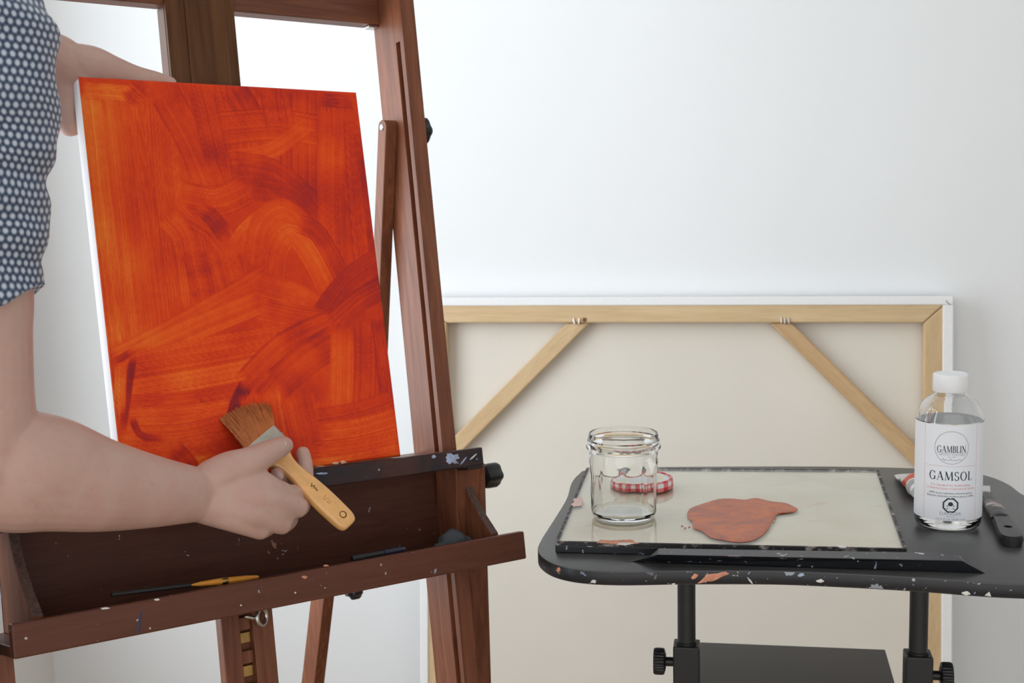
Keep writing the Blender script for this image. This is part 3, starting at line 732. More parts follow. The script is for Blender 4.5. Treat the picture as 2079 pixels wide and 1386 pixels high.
M['shelf'] = plain('grey_brown_laminate', (.075, .068, .060), .5, .4, .06, 12)
o = prism('lower_shelf', [(p[0], p[1]) for p in shp], lambda x, y: A3(x, y, SZ), lambda x, y: A3(x, y, SZ - .015), M['shelf'], tb, bw=.001)
fbox('shelf_rail', lambda a, b, z: A3(mid[0], mid[1], 0) + TUx * a + TVy * b + ZV * z, -.126, .126, -.01, .01, SZ - .04, SZ - .0153, M['black_metal'], tb, .002)

# ------------------------------------------------------------------ glass palette
q = [at_z(x, y, TZ) for x, y in [(1127, 1099), (1841, 1114), (1784, 953), (1191, 949)]]
pal = thing('glass_palette', 'flat glass palette over beige paper with black taped edges, on the table', 'palette', (q[0] + q[1] + q[2] + q[3]) / 4 - ZV * .0137)
qc = sum(q) / 4
def sh_(s): return [qc + (p - qc) * s for p in q]
def slab(name, Q, z0, z1, mat, bw=.0006): return prism(name, [(p[0], p[1]) for p in Q], lambda x, y: A3(x, y, z0), lambda x, y: A3(x, y, z1), mat, pal, bw=bw)
slab('palette_board', q, TT + .0003, TZ - .0045, M['table_edge'], .0012)
mt, nt, b_ = newmat('stained_beige_paper'); v_ = coords(nt); n_ = noise(nt, v_, 9, 4, .6, .5)
c_ = ramp(nt, n_, [(.3, (.68, .60, .45)), (.5, (.76, .69, .55)), (.7, (.79, .735, .61))])
n2 = noise(nt, coords(nt, (14, 30, 14)), 1.0, 4, .6, .4); c_ = mixc(nt, ramp(nt, n2, [(.63, (0, 0, 0)), (.75, (.5, .5, .5))]), c_, srgb(205, 160, 95))
nt.links.new(c_, b_.inputs['Base Color']); setin(b_, Roughness=.6); M['beige'] = mt
slab('palette_paper', sh_(.985), TZ - .0044, TZ - .0036, M['beige'], 0)
M['pane'] = glass_thin('clear_palette_glass', (.985, .99, .98, 1), .03, 1.52)
slab('palette_glass', sh_(.984), TZ - .0030, TZ - .0002, M['pane'], .0004)
mt, nt, b_ = newmat('scuffed_black_tape'); v_ = coords(nt); n_ = noise(nt, v_, 60, 4, .7, .5)
nt.links.new(ramp(nt, n_, [(.5, (.02, .018, .018)), (.62, (.30, .25, .23)), (.7, (.5, .46, .44))]), b_.inputs['Base Color']); setin(b_, Roughness=.6); M['tape'] = mt
for i in range(4):
    a, b = q[i], q[(i + 1) % 4]; ia, ib = sh_(.982)[i], sh_(.982)[(i + 1) % 4]
    slab('edge_tape', [a, b, ib, ia], TZ - .0044, TZ + .0001, M['tape'], 0)
for bx in [(1205, 1096, 1300, 1104), (1250, 1101, 1285, 1106), (1700, 1107, 1722, 1112)]:
    blob('paint_smear', rag(*bx, 11, .35), lambda x, y, h: at_z(x, y, TZ + .0002) + ZV * h, .0008, M['smear_peach'] if bx[0] < 1240 else M['smear_white'], pal)
blob('paint_smear', rag(1162, 1010, 1186, 1030, 11, .3), lambda x, y, h: at_z(x, y, TZ + .0002) + ZV * h, .0003, plain('pink_stain', srgb(226, 196, 186), .6, .3, .1), pal)

# puddle of rust paint
pp = [(1040, 730), (1062, 698), (1140, 668), (1250, 636), (1340, 632), (1430, 640), (1500, 628), (1600, 650), (1700, 662), (1762, 690), (1782, 706), (1740, 726), (1650, 737), (1612, 780), (1575, 850), (1500, 905), (1400, 926), (1280, 912), (1190, 890), (1140, 852), (1080, 830), (1076, 792), (1046, 765)]
pp = [(1080 + x / 3.3, 820 + y / 3.3) for x, y in pp]
mt, nt, b_ = newmat('rust_oil_paint'); v_ = coords(nt, (1, 1, 1)); n_ = noise(nt, v_, 26, 5, .6, 1.2)
c_ = ramp(nt, n_, [(.32, srgb(206, 112, 58)), (.48, srgb(186, 98, 60)), (.60, srgb(168, 92, 66)), (.72, srgb(132, 82, 74))])
nt.links.new(c_, b_.inputs['Base Color']); setin(b_, Roughness=.42); bump(nt, b_, noise(nt, v_, 120, 4, .6, 1.), .5, .001)
zc = TZ + .0002
cen = np.mean([at_z(x, y, zc) for x, y in pp], 0)
pud = blob('paint_puddle', pp, lambda x, y, h: at_z(x, y, zc) + ZV * h, .0013, mt, origin=cen, n=4)
tag(pud, 'rust-brown puddle of thinned oil paint in the middle of the palette', 'paint')
for i, (x, y) in enumerate([(1385, 1068), (1391, 1072), (1399, 1070), (1574, 1053), (1571, 1060)]):
    o = blob('paint_drop', rag(x - 2.5, y - 1.5, x + 2.5, y + 1.5, 8, .2), lambda x, y, h: at_z(x, y, zc) + ZV * h, .0006, mt, pud)

# ------------------------------------------------------------------ jar and its lid
jb = at_z(1267, 1047, TZ); jb[2] = TZ + .0004
jar = thing('glass_jar', 'empty clear glass jam jar with faceted lower walls, standing open on the palette', 'jar', jb)
JG = glass('jar_glass', (.985, .995, .99, 1), 1.42)
JH = .1065
po = [(.030, 0), (.0365, .0008), (.0395, .004), (.0410, .009), (.0418, .013), (.0425, .030), (.0430, .056), (.0434, .062), (.0433, .070), (.0430, .080), (.0428, .0835), (.0452, .0862), (.0468, .0885), (.0464, .0905), (.0446, .0925), (.0440, .0945), (.0452, .0965), (.0450, .098), (.0436, .0995), (.0434, .104), (.0428, .1062), (.0418, JH)]
pi_ = [(.0416, .1062), (.0414, .100), (.0413, .092), (.0412, .078), (.0417, .068), (.0413, .056), (.0407, .030), (.0397, .014), (.0380, .0078), (.034, .0052), (.028, .0045)]
NF = 10
def jar_r(k, r, h, th):
    if .010 < h < .066:
        a = 2 * PI / NF; t = ((th + a * .2) % a) - a / 2; poly = 1.012 - (1.012 - math.cos(a / 2) / math.cos(t) * 1.012) * 1.6
        w_ = min(1, (h - .010) / .006) * min(1, max(0, (.066 - h) / .008)); w_ = w_ * (1 if k < len(po) else .85)
        return r * (1 - w_ + w_ * min(poly, 1.02))
    return r
pts_ = po + pi_
lathe('jar_wall', pts_, jb, ZV, JG, jar, 120, ang=.45, rfun=jar_r)
lb = at_z(1301, 988, TZ); lb[2] = TZ + .0004
lid = thing('jar_lid', 'round red-and-white gingham jar lid lying behind the jar', 'lid', lb)
mt, nt, b_ = newmat('gingham_print')
tc = N(nt, 'ShaderNodeTexCoord'); sp = N(nt, 'ShaderNodeSeparateXYZ'); nt.links.new(tc.outputs['Object'], sp.inputs[0])
def math_(op, a, b=None):
    n = N(nt, 'ShaderNodeMath', operation=op)
    for i, x in enumerate((a, b)):
        if x is None: continue
        if isinstance(x, (int, float)): n.inputs[i].default_value = x
        else: nt.links.new(x, n.inputs[i])
    return n.outputs[0]
an_ = math_('ARCTAN2', sp.outputs[1], sp.outputs[0])
st1 = math_('GREATER_THAN', math_('SINE', math_('MULTIPLY', an_, 14.0)), 0.0)
st2 = math_('GREATER_THAN', math_('SINE', math_('MULTIPLY', math_('ADD', sp.outputs[2], 0.0), 2 * PI / .012)), 0.0)
g_ = math_('MULTIPLY', math_('ADD', st1, st2), .5)
nt.links.new(ramp(nt, g_, [(.2, srgb(236, 232, 232)), (.25, srgb(226, 120, 125)), (.7, srgb(226, 120, 125)), (.75, srgb(196, 28, 38))]), b_.inputs['Base Color'])
nt.nodes[-1]
for n_ in nt.nodes:
    if n_.type == 'VALTORGB': n_.color_ramp.interpolation = 'CONSTANT'
setin(b_, Roughness=.3)
LR = .0440
lathe('lid_skirt', [(LR * .96, 0), (LR, .0012), (LR, .0098), (LR * .985, .0125), (LR * .93, .0138), (LR * .90, .0135), (LR * .90, .0115), (LR * .96, .0105), (LR * .965, .001)], lb, ZV, mt, lid, 64, closed=True, rfun=lambda k, r, h, th: r * (1 + .008 * math.cos(26 * th) * (1 if k in (1, 2) else 0)))
mt, nt, b_ = newmat('lid_top_print'); v_ = coords(nt)
tc = N(nt, 'ShaderNodeTexCoord'); ln = N(nt, 'ShaderNodeVectorMath', operation='LENGTH'); nt.links.new(tc.outputs['Object'], ln.inputs[0])
nt.links.new(ramp(nt, ln.outputs['Value'], [(.0, srgb(205, 210, 212)), (.0285, srgb(205, 210, 212)), (.0295, srgb(214, 214, 150)), (.0325, srgb(214, 214, 150)), (.0335, srgb(222, 224, 226))]), b_.inputs['Base Color'])
setin(b_, Roughness=.3)
lathe('lid_top', [(LR * .90, .0105), (LR * .90, .0118), (LR * .6, .0121), (.002, .0121)], lb, ZV, mt, lid, 48)

# ------------------------------------------------------------------ solvent bottle
bb = at_z(1926, 1063, TT); R0 = .0400
bb = A3(at_y(1926, 950, 1.672)[0], 1.672, TT + .0004)
bot = thing('solvent_bottle', 'clear bottle of mineral spirits with white cap and printed white label', 'bottle', bb)
def zz(y): return at_y(1928, y, bb[1])[2] - bb[2]
HCAP, HN = zz(757), zz(792)
SHLD = HN - .004
prof = [(.028, 0), (.0345, .0012), (.0375, .004), (.0394, .009), (R0, .016), (R0, SHLD - .036), (.0396, SHLD - .030), (.0375, SHLD - .020), (.0335, SHLD - .0115), (.0275, SHLD - .0055), (.0205, SHLD - .0015), (.0172, SHLD + .001), (.0165, SHLD + .003), (.0165, HN + .012)]
PET = glass_thin('clear_pet', (.975, .98, .985, 1), .02, 1.5)
PETG = glass('clear_pet_wall', (.985, .99, .992, 1), 1.45)
inner = [(max(r - .0011, .001), h + (.0012 if h < .01 else 0)) for r, h in prof][::-1]
lathe('bottle_shell', prof + inner, bb, ZV, PETG, bot, 72, ang=.7)
LIQ = glass('mineral_spirits', (.985, .985, .98, 1), 1.30)
lq = [(.026, .0016), (.0335, .0030), (.0362, .0055), (.0380, .010), (R0 - .0012, .017), (R0 - .0012, SHLD - .037), (.0380, SHLD - .031), (.002, SHLD - .031)]
lathe('solvent_liquid', lq, bb, ZV, LIQ, bot, 72, ang=.7)
cap = [(.0205, HN - .0005), (.0212, HN + .0006), (.0212, HCAP - .0035), (.0206, HCAP - .0012), (.0190, HCAP), (.0168, HCAP), (.0164, HCAP - .0005), (.001, HCAP - .0005)]
lathe('bottle_cap', cap, bb, ZV, M['white_cap'], bot, 96, ang=.7, rfun=lambda k, r, h, th: r * (1 - (.010 if (k in (1, 2) and int(th / (2 * PI) * 96) % 2) else 0)))
# label: x is arc length to the right of the label's middle, z height above the bottle's foot
vdir = nrm(A3(CAM[0] - bb[0], CAM[1] - bb[1], 0)); LTH = math.atan2(vdir[1], vdir[0]) + math.radians(4.5)
def LB(x, z, r=R0 + .0004): t = LTH + x / R0; return bb + A3(math.cos(t) * r, math.sin(t) * r, z)
LZ0, LZ1 = .0165, zz(850)
def patch(name, x0, x1, z0, z1, mat, parent, r=R0 + .0004, n=1, th=.0002):
    n = max(n, int(abs(x1 - x0) / .0015) + 1); V = []; Fc = []
    for i in range(n + 1):
        x = x0 + (x1 - x0) * i / n
        V += [LB(x, z0, r), LB(x, z1, r), LB(x, z0, r - th), LB(x, z1, r - th)]
    for i in range(n):
        a = i * 4; b = a + 4; Fc += [(a, b, b + 1, a + 1), (a + 2, a + 3, b + 3, b + 2), (a + 1, b + 1, b + 3, a + 3), (a, a + 2, b + 2, b)]
    Fc += [(0, 1, 3, 2), (n * 4, n * 4 + 2, n * 4 + 3, n * 4 + 1)]
    o = fixn(mesh(name, V, Fc, mat, parent)); shade(o, .6); return o
lab = patch('label', -PI * R0 * .93, PI * R0 * .60, LZ0, LZ1, M['paper_label'], bot, th=.0003)
RP = R0 + .00055
Lh = LZ1 - LZ0
def fz(y): return zz(y) - .0008     # photo height on the front of the label
zf = lambda fr: LZ0 + Lh * fr       # fraction of label height
XL, XR = -.0335, .0325
for x in (XL, XR): patch('rule_line', x - .00022, x + .00022, LZ0, LZ1, M['ink_pink'], lab, RP)
patch('rule_line', XL, XR, zf(.572) - .0002, zf(.572) + .0002, M['ink_pink'], lab, RP)
def wrapmesh(name, V2, F2, mat, x0, z0, r=RP):
    V = [LB(x0 + x, z0 + z, r) for x, z in V2]
    return mesh(name, V, F2, mat, lab)
# roman capitals drawn stroke by stroke (unit height)
def seg(a, b, w): d = nrm(A3(b[0] - a[0], b[1] - a[1])); n_ = A3(-d[1], d[0]) * w / 2; return [(a[0] + n_[0], a[1] + n_[1]), (b[0] + n_[0], b[1] + n_[1]), (b[0] - n_[0], b[1] - n_[1]), (a[0] - n_[0], a[1] - n_[1])]
def arc(cx, cy, rx, ry, a0, a1, wmin, wmax, n=18):
    out = []
    for i in range(n):
        t = [math.radians(a0 + (a1 - a0) * (i + k) / n) for k in (0, 1)]; qd = []
        for k, tt in enumerate(t):
            w_ = wmin + (wmax - wmin) * abs(math.cos(tt)) ** 1.5
            qd.append(((cx + (rx + w_ / 2) * math.cos(tt), cy + (ry + w_ / 2) * math.sin(tt)), (cx + (rx - w_ / 2) * math.cos(tt), cy + (ry - w_ / 2) * math.sin(tt))))
        out.append([qd[0][0], qd[1][0], qd[1][1], qd[0][1]])
    return out
TH, TN, SFW = .15, .055, .04
def serif(x, y, h=.11): return seg((x - h, y), (x + h, y), SFW)
GL = {
    'I': ([seg((.15, 0), (.15, 1), TH), serif(.15, .02, .15), serif(.15, .98, .15)], .32),
    'L': ([seg((.15, 0), (.15, 1), TH), serif(.15, .98, .15), seg((.02, .025), (.55, .025), SFW), seg((.55, 0), (.58, .24), TN)], .62),
    'A': ([seg((.08, .02), (.40, 1), TN), seg((.38, 1), (.70, .02), TH), seg((.20, .34), (.58, .34), TN), serif(.08, .02), serif(.70, .02, .13)], .80),
    'M': ([seg((.12, .02), (.18, .98), TN), seg((.18, .98), (.50, .06), TH), seg((.50, .04), (.83, .98), TN), seg((.84, .98), (.90, .02), TH), serif(.12, .02), serif(.90, .02, .13), serif(.13, .98, .08), serif(.88, .98, .08)], 1.03),
    'N': ([seg((.12, .02), (.12, .98), TN), seg((.12, .98), (.70, .03), TH), seg((.70, 0), (.70, .98), TN), serif(.12, .02), serif(.10, .98, .09), serif(.70, .98)], .84),
    'O': (arc(.42, .5, .34, .49, 0, 360, TN, TH, 40), .86),
    'G': (arc(.42, .5, .34, .49, 40, 320, TN, TH, 34) + [seg((.70, .06), (.70, .42), TH * .9), serif(.66, .43, .13), seg((.68, .98), (.70, .70), TN)], .86),
    'S': (arc(.28, .74, .19, .245, 30, 270, TN, TH * .8, 20) + arc(.30, .255, .21, .245, -150, 90, TN, TH * .9, 20) + [seg((.46, .96), (.48, .72), TN), seg((.08, .04), (.06, .30), TN)], .60),
    'B': ([seg((.15, 0), (.15, 1), TH), seg((.03, .98), (.32, .98), SFW), seg((.03, .02), (.34, .02), SFW), seg((.15, .52), (.34, .52), SFW)] + arc(.32, .75, .18, .225, -90, 90, TN, TH, 14) + arc(.34, .265, .22, .245, -90, 90, TN, TH, 14), .64),
}
def lettering(name, text, height, xc, z0, mat, track=.06, xs=1.0):
    wtot = sum(GL[c][1] + track for c in text) - track; V2 = []; F2 = []; x = -wtot / 2
    for c in text:
        for pl in GL[c][0]:
            k = len(V2); V2 += [((x + p[0]) * height * xs, p[1] * height) for p in pl]; F2.append(tuple(range(k, k + len(pl))))
        x += GL[c][1] + track
    return wrapmesh(name, V2, F2, mat, xc, z0)
lettering('product_lettering', 'GAMSOL', .0108, 0, zf(.425), M['ink'], .10, .92)
lettering('brand_lettering', 'GAMBLIN', .0082, 0, zf(.715), M['ink'], .04, .78)
patch('brand_rule', -.0195, .0195, zf(.712) - .0006, zf(.712) - .0003, M['ink_light'], lab, RP)
def text(name, body, size, xc, z0, mat, width=None):
    cu = bpy.data.curves.new(name, 'FONT'); cu.body = body; cu.size = 1; cu.align_x = 'CENTER'; cu.resolution_u = 2
    to = bpy.data.objects.new(name, cu); COL.objects.link(to); dg = bpy.context.evaluated_depsgraph_get(); dg.update()
    me = bpy.data.meshes.new_from_object(to.evaluated_get(dg)); V2 = [(v.co.x, v.co.y) for v in me.vertices]; F2 = [tuple(p.vertices) for p in me.polygons]
    COL.objects.unlink(to); bpy.data.objects.remove(to); bpy.data.curves.remove(cu); bpy.data.meshes.remove(me)
    xs_ = [v[0] for v in V2]; wd_ = max(xs_) - min(xs_); sx = size if width is None else width / wd_
    return wrapmesh(name, [(x * sx, y * size) for x, y in V2], F2, mat, xc, z0)
text('small_lettering', 'ARTISTS COLORS', .0032, 0, zf(.683), M['ink_light'], .030)
text('small_lettering', 'since 1980', .0022, 0, zf(.663), M['ink_light'], .009)
text('red_lettering', 'The Standard for Studio Safety', .0035, 0, zf(.365), M['ink_red'], .048)
text('red_lettering', 'Le Standard pour la Sécurité en studio', .0035, 0, zf(.33), M['ink_red'], .059)
text('small_lettering', '100% pure odorless mineral spirits', .0033, 0, zf(.282), M['ink'], .052)
text('small_lettering', 'Essence minérale inodore pure à 100%', .0033, 0, zf(.25), M['ink'], .057)
text('danger_lettering', 'DANGER', .0054, 0, zf(.062), M['ink_light'], .025)
text('small_lettering', 'POISON', .0022, 0, zf(.040), M['ink_light'], .009)
text('volume_lettering', '16.9 fl oz (500 ml)', .0036, 0, zf(.008), M['ink_light'], .034)
# signature scribble under the brand name
sg = [(-.012, 0), (-.009, .002), (-.0085, -.0008), (-.006, .0008), (-.003, -.0004), (-.001, .0018), (.0005, -.0006), (.003, .0006), (.005, -.0003), (.008, .0009), (.012, .0004)]
sgp = catmull(np.array(sg), 5); V2 = []; F2 = []
for a, b in zip(sgp[:-1], sgp[1:]):
    k = len(V2); V2 += seg(a, b, .00035); F2.append((k, k + 1, k + 2, k + 3))
wrapmesh('signature', V2, F2, M['ink'], 0, zf(.635))
def ringshape(name, r0, r1, n, x, z, mat, rot=0, sx=1.0):
    V2 = []; F2 = []
    for i in range(n):
        t = 2 * PI * i / n + rot; V2 += [(r0 * math.cos(t) * sx, r0 * math.sin(t)), (r1 * math.cos(t) * sx, r1 * math.sin(t))]
    for i in range(n): j = (i + 1) % n; F2.append((2 * i, 2 * i + 1, 2 * j + 1, 2 * j))
    return wrapmesh(name, V2, F2, mat, x, z)
ringshape('brand_circle', .0196, .0202, 72, 0, zf(.765), M['ink_light'])
zo = zf(.165)
ringshape('hazard_octagon', .0079, .0098, 8, 0, zo, M['ink'], PI / 8)
sk = []
for i in range(14): t = PI * i / 13; sk.append((.0030 * math.cos(t), .0010 + .0034 * math.sin(t)))
V2 = sk + [(-.0018, -.0006), (.0018, -.0006)]
F2 = [tuple(range(14)) + (14, 15)]
F2 = [tuple(list(range(14)) + [14, 15])]
for a, b in (((-.0045, -.0042), (.0045, -.0004)), ((-.0045, -.0004), (.0045, -.0042))):
    k = len(V2); V2 += seg(a, b, .0010); F2.append((k, k + 1, k + 2, k + 3))
wrapmesh('hazard_skull', V2, F2, M['ink'], 0, zo - .0002)

# ------------------------------------------------------------------ crumpled paint tube behind the bottle
ta = at_z(1846, 950, TT + .012); ta[2] = TT + .016; tb_ = A3(.545, 1.80, TT + .012)
t_a = A3(.560, 1.925, TT + .014); t_b = A3(.535, 1.795, TT + .0145)
tube = thing('paint_tube', 'crumpled white paint tube with an orange band, lying behind the bottle', 'paint tube', A3(.548, 1.86, TT + .0003))
ax = nrm(t_b - t_a); sx_ = nrm(np.cross(ax, ZV)); up = np.cross(sx_, ax)
def tube_part(name, f0, f1, mat, n=24, k=10, extra=0.0):
    V = []; Fc = []; L = np.linalg.norm(t_b - t_a)
    for i in range(k + 1):
        f = f0 + (f1 - f0) * i / k; c = t_a + ax * L * f
        fl = min(1, f / .75); wdt = .0205 * (1 - fl) + .0145 * fl; hh = .0015 * (1 - fl) + .0135 * fl + .0012 * math.sin(f * 21)
        c = A3(c[0], c[1], TT + .0006 + max(hh, .0015) + .0008)
        for j in range(n):
            t = 2 * PI * j / n; cr = 1 + .05 * math.sin(3 * t + f * 14) * (1 - f)
            V.append(c + sx_ * (wdt + extra) * math.cos(t) * cr + up * (hh + extra) * math.sin(t) * cr)
    for i in range(k):
        for j in range(n): Fc.append((i * n + j, i * n + (j + 1) % n, (i + 1) * n + (j + 1) % n, (i + 1) * n + j))
    Fc += [tuple(range(n))[::-1], tuple(k * n + j for j in range(n))]
    o = fixn(mesh(name, V, Fc, mat, tube)); shade(o, .9); return o
M['tube_w'] = plain('crumpled_tube_enamel', (.66, .66, .65), .35, .5, .2, 60, bmp=.5, bscale=120)
tube_part('tube_body', 0, .55, M['tube_w'])
tube_part('colour_band', .545, .80, plain('orange_red_band', srgb(205, 78, 42), .35, .5, .08), extra=.0002)
tube_part('tube_shoulder', .795, .86, M['tube_w'])
lathe('tube_cap', [(.0085, 0), (.0098, .001), (.0098, .013), (.0088, .0145)], A3(*(t_a + ax * np.linalg.norm(t_b - t_a) * .862)) * A3(1, 1, 0) + ZV * (TT + .0112), ax, M['white_cap'], tube, 28)

# ------------------------------------------------------------------ palette knife / scraper
ke = at_z(2056, 1092, TT + .010); ks = at_z(2004, 1012, TT + .006)
kd = nrm((ke - ks) * A3(1, 1, 0)); kx_ = np.cross(kd, ZV)
kn = thing('paint_scraper', 'black-handled scraper crusted with pale paint, handle hole towards the table corner', 'scraper', (ke + ks) / 2 * A3(1, 1, 0) + ZV * (TT + .0003))
KL = np.linalg.norm((ke - ks)[:2]); kb = ks * A3(1, 1, 0) + ZV * TT
def KP(l, s, z): return kb + kd * l + kx_ * s + ZV * z
M['crust'] = mt_black('paint_crusted_black', (.014, .014, .015), .42, False)
mt, nt, b_ = newmat('crusted_handle'); v_ = coords(nt); n_ = noise(nt, v_, 34, 5, .65, .8)
nt.links.new(ramp(nt, n_, [(.5, (.014, .014, .015)), (.58, srgb(120, 112, 108)), (.66, srgb(196, 182, 174))]), b_.inputs['Base Color']); setin(b_, Roughness=.42); bump(nt, b_, n_, .6, .001); M['crust'] = mt
side = [(-.004, .0068), (KL * .3, .0085), (KL * .62, .0108), (KL * .82, .0132), (KL * .95, .0140)]
hol = KL * .83; hr = .0052
def handle_ring(s0, s1, z0, z1): pass
outl = [(l, -w_) for l, w_ in side] + [(KL * 1.01, -.0105), (KL * 1.03, -.004), (KL * 1.03, .004), (KL * 1.01, .0105)] + [(l, w_) for l, w_ in side[::-1]]
OUT = catmull(np.array(outl + [outl[0]]), 3)[:-1]; K = len(OUT)
# solid with a real hole near the end
angs = np.arctan2(OUT[:, 1], OUT[:, 0] - hol); HOL = np.stack([hol + hr * np.cos(angs), hr * np.sin(angs)], 1)
V = [KP(*p, .0135) for p in OUT * A3(1, .86)] + [KP(*p, .0145) for p in HOL] + [KP(*p, .002) for p in HOL] + [KP(*p, .0006) for p in OUT * A3(1, .86)] + [KP(*p, .007) for p in OUT]
Fc = []
for j in range(K):
    i = (j + 1) % K
    Fc += [(j, i, K + i, K + j), (K + j, K + i, 2 * K + i, 2 * K + j), (2 * K + j, 2 * K + i, 3 * K + i, 3 * K + j), (3 * K + j, 3 * K + i, 4 * K + i, 4 * K + j), (4 * K + j, 4 * K + i, i, j)]
o = fixn(mesh('scraper_handle', V, Fc, M['black_plastic'], kn)); shade(o, .8)
sv, sf = chain([(*KP(-.004, 0, .0082), .0068, .006), (*KP(KL * .2, 0, .0085), .0104, .0080), (*KP(KL * .55, .0, .0095), .0116, .0068)], 5, 16, ref=kx_)
o = mesh('paint_crust', sv, sf, M['crust'], kn, True)
prism('scraper_blade', [(-.085, -.016), (-.085, .016), (-.030, .0085), (.01, .004), (.01, -.004), (-.030, -.0085)], lambda l, s: KP(l, s, .0022), lambda l, s: KP(l, s, .0032), M['steel'], kn)
blob('paint_crust', [(-.040, -.0095), (-.022, -.0090), (-.004, -.006), (-.002, .005), (-.020, .0095), (-.040, .0095), (-.046, 0)], lambda l, s, h: KP(l, s, .0033) + ZV * h, .004, plain('dried_white_paint', srgb(196, 188, 182), .6, .3, .15, 60, bmp=.5, bscale=200), kn)

# ------------------------------------------------------------------ things lying in the storage tray
def tray_pt(x, y): return EX(x, y, .010)
ec = EP(.252, -.1445, .012)
parts = []
for du, dw, r, h in ((0, 0, .022, .024), (-.020, .004, .013, .016), (.016, -.006, .016, .017), (.032, .002, .011, .010), (-.032, .006, .009, .010)):
    parts.append(ellipsoid(ec + EU * du * 1.15 + EW * dw + EV * h * .80, (r, r * .8, h * .8), (EU, EW, EV), 16, 10))
er_ = thing('kneaded_eraser', 'dark grey lump of kneaded eraser in the right end of the tray', 'eraser', ec)
fuse('eraser_lump', parts, plain('grey_putty', (.055, .062, .07), .7, .3, .1, 60, bmp=.3, bscale=90), er_, .0022, 3, disp=lambda p: .0016 * np.sin(p[:, 0] * 260 + p[:, 2] * 180) * np.sin(p[:, 1] * 210))
def stick(name, label, cat, a, b, r, mats, tip=.0):
    a = np.asarray(a); b = np.asarray(b); L = np.linalg.norm(b - a); d = (b - a) / L
    t = thing(name, label, cat, (a + b) / 2 - EV * r)
    return t, a, d, L
t, a, d, L = stick('brush_handle', 'slim ochre wooden stick showing over the tray front board', 'stick', EP(-.135, -.1155, .030), EP(-.045, -.1205, .028), .004, None)
lathe('stick_shaft', [(.0008, 0), (.0028, L * .15), (.0042, L * .45), (.0036, L * .8), (.0022, L * .97), (.0008, L)], a, d, plain('ochre_wood', srgb(214, 140, 45), .4, .5, .15, 30), t, 18)
lathe('stick_collar', [(.0044, L * .44), (.0047, L * .45), (.0047, L * .52), (.0044, L * .53)], a, d, M['brass'], t, 18)
lathe('stick_rest', [(.0026, -.095), (.0026, -.045), (.0026, .001)], a, d, M['black_plastic'], t, 16)
t, a, d, L = stick('black_pen', 'black marker pen resting low in the middle of the tray', 'pen', EP(.085, -.1195, .028), EP(.165, -.1195, .026), .005, None)
lathe('pen_barrel', [(.0042, 0), (.0045, .001), (.0045, L * .6), (.0042, L * .61)], a, d, M['black_plastic'], t, 20)
lathe('pen_cap', [(.0050, L * .6), (.0050, L * .98), (.0044, L)], a, d, plain('navy_plastic', (.015, .014, .035), .3), t, 20)

# ------------------------------------------------------------------ the brush in the hand
F0 = EX(528, 893, .030); HE = EX(711, 1067, .098)
brush = thing('paint_brush', 'wide flat paint brush with varnished wooden handle held against the canvas', 'brush', (F0 + HE) / 2)
ba = nrm(HE - F0); BL = np.linalg.norm(HE - F0)
bw_ = EX(570, 879, .03) - EX(487, 907, .03); bw_ = nrm(bw_ - np.dot(bw_, ba) * ba); bt_ = np.cross(ba, bw_)
def flat_loft(name, secs, mat, parent, n=28, pw=3.0, p0=None):
    """secs: (centre, half width, half thickness) along the brush"""
    V = []; Fc = []; K = len(secs)
    for c, a, t in secs:
        for j in range(n):
            th = 2 * PI * j / n; cs, sn_ = math.cos(th), math.sin(th)
            V.append(c + bw_ * a * math.copysign(abs(cs) ** (2 / pw), cs) + bt_ * t * math.copysign(abs(sn_) ** (2 / pw), sn_))
    for k in range(K - 1):
        for j in range(n): Fc.append((k * n + j, k * n + (j + 1) % n, (k + 1) * n + (j + 1) % n, (k + 1) * n + j))
    Fc += [tuple(range(n))[::-1], tuple((K - 1) * n + j for j in range(n))]
    o = fixn(mesh(name, V, Fc, mat, parent)); shade(o, .7); return o
hp = [(.10, .0225, .0072), (.16, .0215, .0072), (.22, .0170, .0072), (.28, .0125, .0070), (.36, .0108, .0068), (.45, .0118, .0072), (.56, .0138, .0078), (.70, .0148, .0080), (.84, .0146, .0078), (.93, .0140, .0072), (.975, .0122, .0058), (.995, .0090, .0040), (1.0, .005, .0022)]
hs = catmull(np.array(hp), 3)
hnd = flat_loft('brush_handle', [(F0 + ba * BL * f, a, t) for f, a, t in hs], M['handle'], brush, 36, 3.4)
# hanging hole, a shallow cup with the hole's shade put into its dark colour, and worn print
hc = F0 + ba * BL * .90
fside = bt_ if np.dot(bt_, CAM - hc) > 0 else -bt_
lathe('hanging_hole', [(.0046, .0068), (.0046, .0079), (.0042, .0081), (.0030, .0072), (.001, .0070)], hc, fside, plain('hole_shade', srgb(86, 46, 24), .6), hnd, 20)
ink2 = plain('worn_brand_print', srgb(120, 82, 40), .5); ink3 = plain('worn_number_print', srgb(186, 140, 70), .5)
def mark(l0, s0, l1, s1, w_, mt):
    a = F0 + ba * BL * l0 + bw_ * s0 + fside * .0081; b = F0 + ba * BL * l1 + bw_ * s1 + fside * .0081
    sd = nrm(np.cross(b - a, fside)) * w_ / 2
    V = [a + sd, b + sd, b - sd, a - sd]; V += [v - fside * .0006 for v in V]
    fixn(mesh('worn_print', V, [(0, 1, 2, 3), (4, 7, 6, 5), (0, 4, 5, 1), (1, 5, 6, 2), (2, 6, 7, 3), (3, 7, 4, 0)], mt, hnd))
for l0, s0, l1, s1 in ((.545, .002, .565, -.003), (.56, -.003, .575, .002), (.575, .002, .585, -.002), (.585, -.002, .600, .001), (.600, .001, .610, -.002), (.612, -.002, .622, .0005)): mark(l0, s0, l1, s1, .0011, ink2)
